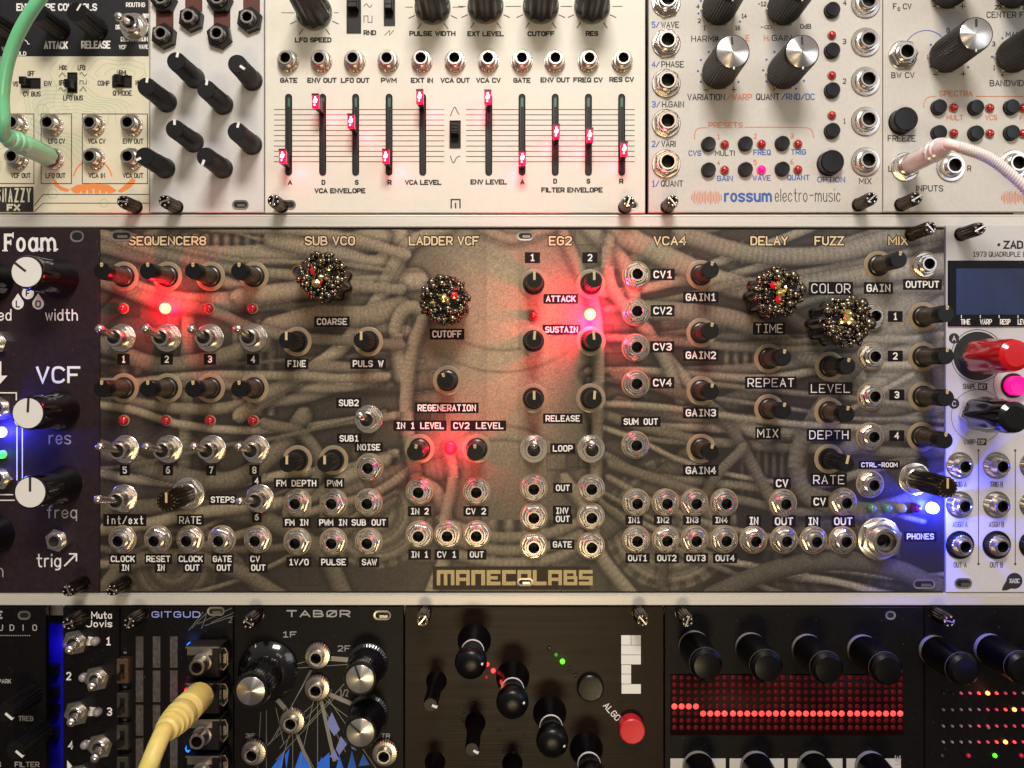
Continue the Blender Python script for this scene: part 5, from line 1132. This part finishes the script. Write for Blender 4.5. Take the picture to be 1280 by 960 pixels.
for x, y, m, r in ((609, 830, 'rsmall', 2.6), (616.5, 838, 'rsmall', 2.8), (624.5, 846.5, 'rsmall', 2.8), (608, 846, 'rdim', 2), (631, 862, 'rsmall', 2.4), (631, 868, 'rdim', 2), (695, 818, 'gdim', 2.2), (703, 826.5, 'gsmall', 3.2), (686.5, 810, 'doff', 2.6), (711.5, 834.5, 'doff', 2), (719.5, 844, 'doff', 2.2)): led(m14, x, y-.0, m, r, 1.0, False)
for i in range(16):
    x, y = 566+random.uniform(0, 120), 840+random.uniform(0, 105); led(m14, x, y, 'doff', 1.7, .5, False)
point('algo_red_glow', 622, 846, 5, .0004, (1, .05, .05)); point('algo_green_glow', 703, 826, 4, .00015, (.1, 1, .1))
button(m14, 737.5, 858, 16.5, 'knobblack', 2.2, 'black round button'); button(m14, 788, 907, 15.6, 'redbtn', 5, 'bright red round button')
screw(m14, 532, 765, 9.5); screw(m14, 798, 765, 9.5)

m15 = root('synth_module', 992, 1000, 'black module with a red dot matrix display showing one glowing line', 'synth module')
p = panel(m15, 831, 1155, 759, 1010, 'black3')
t = MB()
for x0, x1 in ((838, 907), (912, 980), (985, 1053), (1058, 1126)): R4(t, x0, x1, 948, 1005, .04)
prints('white_keys', t, [mat('white key print', (205, 200, 196), .5)], p)
t = MB(); text(t, 'UE', 1122, 950, 7, 12, 1.2, rot=math.pi/2); prints('lettering', t, ['gprint'], p)
mb = MB(); mb.bbox((838-640)*S, (1128.5-640)*S, (480-918)*S, (480-843)*S, 0, .6, .1, 0)
for i in range(32):
    x = 842.6+i*8.93+(i//8)*1.6
    for j in range(8):
        y = 846.8+j*8.85; lit = j == (4 if i < 4 else 5)
        mb.lathe([((3.7 if lit else 3.4)*S, .6), (3.2*S, .75), (1.8*S, .85)], 12, 2 if lit else 1, c=((x-640)*S, (480-y)*S))
link('dot_matrix_display', mb.mesh('dot_matrix_display', ['mback', 'mled', 'mlit'], ang=60), m15, 640, 480, .02)
def tallknob(mod, x, y, H=20):
    k = lathe_part('knob', mod, x, y, [(19.5, 2.2), (19.6, 3), (18.6, H-3), (18.8, H-2.5), (18.4, H-1), (15, H), (6, H+.3)], ['knobblack'], flute=20, depth=.04, n=100, fz=(3.2, H-3.2), key=('tk', H), ang=28)
    lathe_part('collar', k, x, y, [(19, .1), (19.4, .6), (19.2, 2.0), (17, 2.3)], [mat('grey knob collar', (150, 146, 142), .45)], key='tkc')
    lathe_part('line', k, x, y, [(18.95, H-2.9), (19.1, H-2.75), (18.95, H-2.6)], [mat('dim knob line', (92, 88, 88), .5)], key=('tkl', H))
for tx, ty in ((884, 833), (960, 835.5), (1036, 837.5), (1110.5, 838.5)): tallknob(m15, *up(tx, ty, 20))
for x in (871, 943, 1014, 1086): tallknob(m15, x+1, 957)
slot(m15, 1113, 769, 13, 11, False); screw(m15, 852, 766, 9.5)

m16 = root('synth_module', 1240, 1000, 'black module with four rows of tiny red and white lamps under two knobs', 'synth module')
p = panel(m16, 1156, 1420, 759, 1010, 'black3')
for tx, ty in ((1207, 839), (1281, 837), (1355, 837)): tallknob(m16, *up(tx, ty, 20))
M['wdim'] = mat('tiny pale lamp', (150, 124, 124), .3, emit=.03, ecol=(1, .6, .6)); M['pdim'] = mat('tiny rose lamp', (200, 60, 80), .3, emit=.35, ecol=(1, .12, .2)); M['obright'] = mat('tiny bright orange lamp', (255, 120, 60), .3, emit=5, ecol=(1, .25, .06))
for j, y in enumerate((866, 886.5, 907, 927)):
    br = (5, 8, -9, 7)[j]
    for i in range(11):
        x = 1178.5+i*11.1; d = abs(i-br)
        m = 'obright' if d == 0 else ('rsmall' if d == 1 and i < 10 else ('pdim' if d <= 3 or (j == 2 and i > 3) else 'wdim'))
        if j == 0 and i < 2: m = 'doff'
        led(m16, x, y, m, (2.4 if d == 0 else 1.6), 1.0, False)
for x, m in ((1177, 'doff'), (1210, 'rdim'), (1243, 'gsmall'), (1276, 'rdim')): led(m16, x, 944, m, 2.6, 1.0, False)
led(m16, 1235, 909, 'wdim', 1.8, .8, False)
point('tiny_lamp_glow', 1236, 866, 5, .00025, (1, .2, .05)); point('violet_spill', 1200, 800, 40, .004, (.15, .12, 1), .01)
screw(m16, 1168, 766, 9.5)

# ================================================================== PATCH CABLES
def cab(label, mplug, mcable, bx, by, prof, path, rc, ribs=None, tipw=4.0):
    """prof: (radius units, mm out) along the plug; path: (seen x, seen y, mm out) for the cord"""
    r = root('patch_cable', bx, by, label, 'patch cable', 'cables plugged into the modules')
    lathe_part('plug', r, bx, by, prof, [mplug], n=32)
    lathe_part('ferrule', r, bx, by, [(6, tipw-2), (6, prof[0][1]), (5, prof[0][1]+.5)], ['nickel'], n=24)
    pts = [((bx-640)*S, (480-by)*S, prof[-1][1]-1.5), ((bx-640)*S, (480-by)*S, prof[-1][1]+.5)]
    for (sx, sy, w) in path:
        a, b = up(sx, sy, w); pts.append(((a-640)*S, (480-b)*S, w))
    P = [Vector(q) for q in pts]; P = [2*P[0]-P[1]]+P+[2*P[-1]-P[-2]]; out = []
    for i in range(1, len(P)-2):
        for t in np.linspace(0, 1, 10, endpoint=False):
            t = float(t); out.append(.5*((2*P[i])+(-P[i-1]+P[i+1])*t+(2*P[i-1]-5*P[i]+4*P[i+1]-P[i+2])*t*t+(-P[i-1]+3*P[i]-3*P[i+1]+P[i+2])*t**3))
    mb = MB(); mb.tube(out, rc*S, 16, 0)
    link('cord', mb.mesh('cord', [mcable], ang=70), r, 640, 480)
    return r, out
cab('glossy green cable curving up from the beige module', 'greenplug', 'greencable', 68, 199, [(11.5, 4), (12.4, 4.6), (12.6, 18), (12.2, 19), (10.4, 19.8), (10.4, 20.6), (12.2, 21), (12, 22), (10.2, 22.4), (10.2, 23), (11.4, 23.4), (11, 24.6), (9.2, 25), (9.2, 25.6), (9.4, 26), (8, 27.5)], [(5, 150, 31), (4, 118, 33), (10, 78, 36), (24, 40, 39), (46, 4, 42), (80, -40, 45)], 6.6)
M['twist'] = M['braid']
rt, out = cab('milky clear cable with braided cord plugged into the pale grey module', 'clear', 'braid', 1131, 209, [(11, 4), (12, 4.6), (12, 17), (10.4, 18), (10.4, 18.8), (12.8, 19.2), (12.8, 20.4), (10.2, 20.8), (10.2, 21.6), (12.6, 22), (12.4, 23.2), (9.8, 23.6), (9.8, 24.2), (11.4, 24.6), (10, 26), (7, 28)], [(1206, 186, 29), (1235, 197, 27), (1260, 215, 26), (1290, 243, 25), (1330, 280, 24)], 5.6)
mb = MB(); n = len(out); s0 = 16
for ph in (0, math.pi):
    pth = []
    for i in range(s0*4, n*4-4):
        a = out[i//4]; b = out[min(i//4+1, n-1)]; f = (i % 4)/4; c = a*(1-f)+b*f; tg = (b-a).normalized(); u = tg.cross(Vector((0, 0, 1))).normalized(); v = tg.cross(u)
        q = i*.75+ph; pth.append(c+(u*math.cos(q)+v*math.sin(q))*5.7*S)
    mb.tube(pth, .9*S, 6, 0)
link('braid', mb.mesh('braid', ['capw'], ang=80), rt, 640, 480)
cab('dull yellow cable with ribbed plug hanging from the exposed boxy jacks', 'yellow', 'yellow', 270, 849, [(15.5, 14), (16.5, 14.5), (17, 24), (16.2, 24.3), (17, 24.7), (16.2, 25.1), (17, 25.5), (16.2, 25.9), (17, 26.3), (16.2, 26.7), (17, 27.1), (16.2, 27.5), (17, 27.9), (16.8, 31), (14.2, 32), (14.2, 32.6), (16.2, 33), (15.8, 34.2), (13, 34.6), (13, 35.2), (15, 35.6), (14.6, 36.8), (11.8, 37.2), (11.8, 37.8), (13.4, 38.2), (12.6, 39.6), (10, 40.2), (9, 42)], [(190, 948, 48), (178, 985, 50), (172, 1060, 52)], 9.5, tipw=13)
cab('dark blue plug just showing below the yellow cable', 'bluecable', 'bluecable', 268, 949, [(12, 14), (13, 14.5), (13, 26), (11, 28), (8, 31)], [(230, 1050, 36), (220, 1120, 40)], 6, tipw=13)
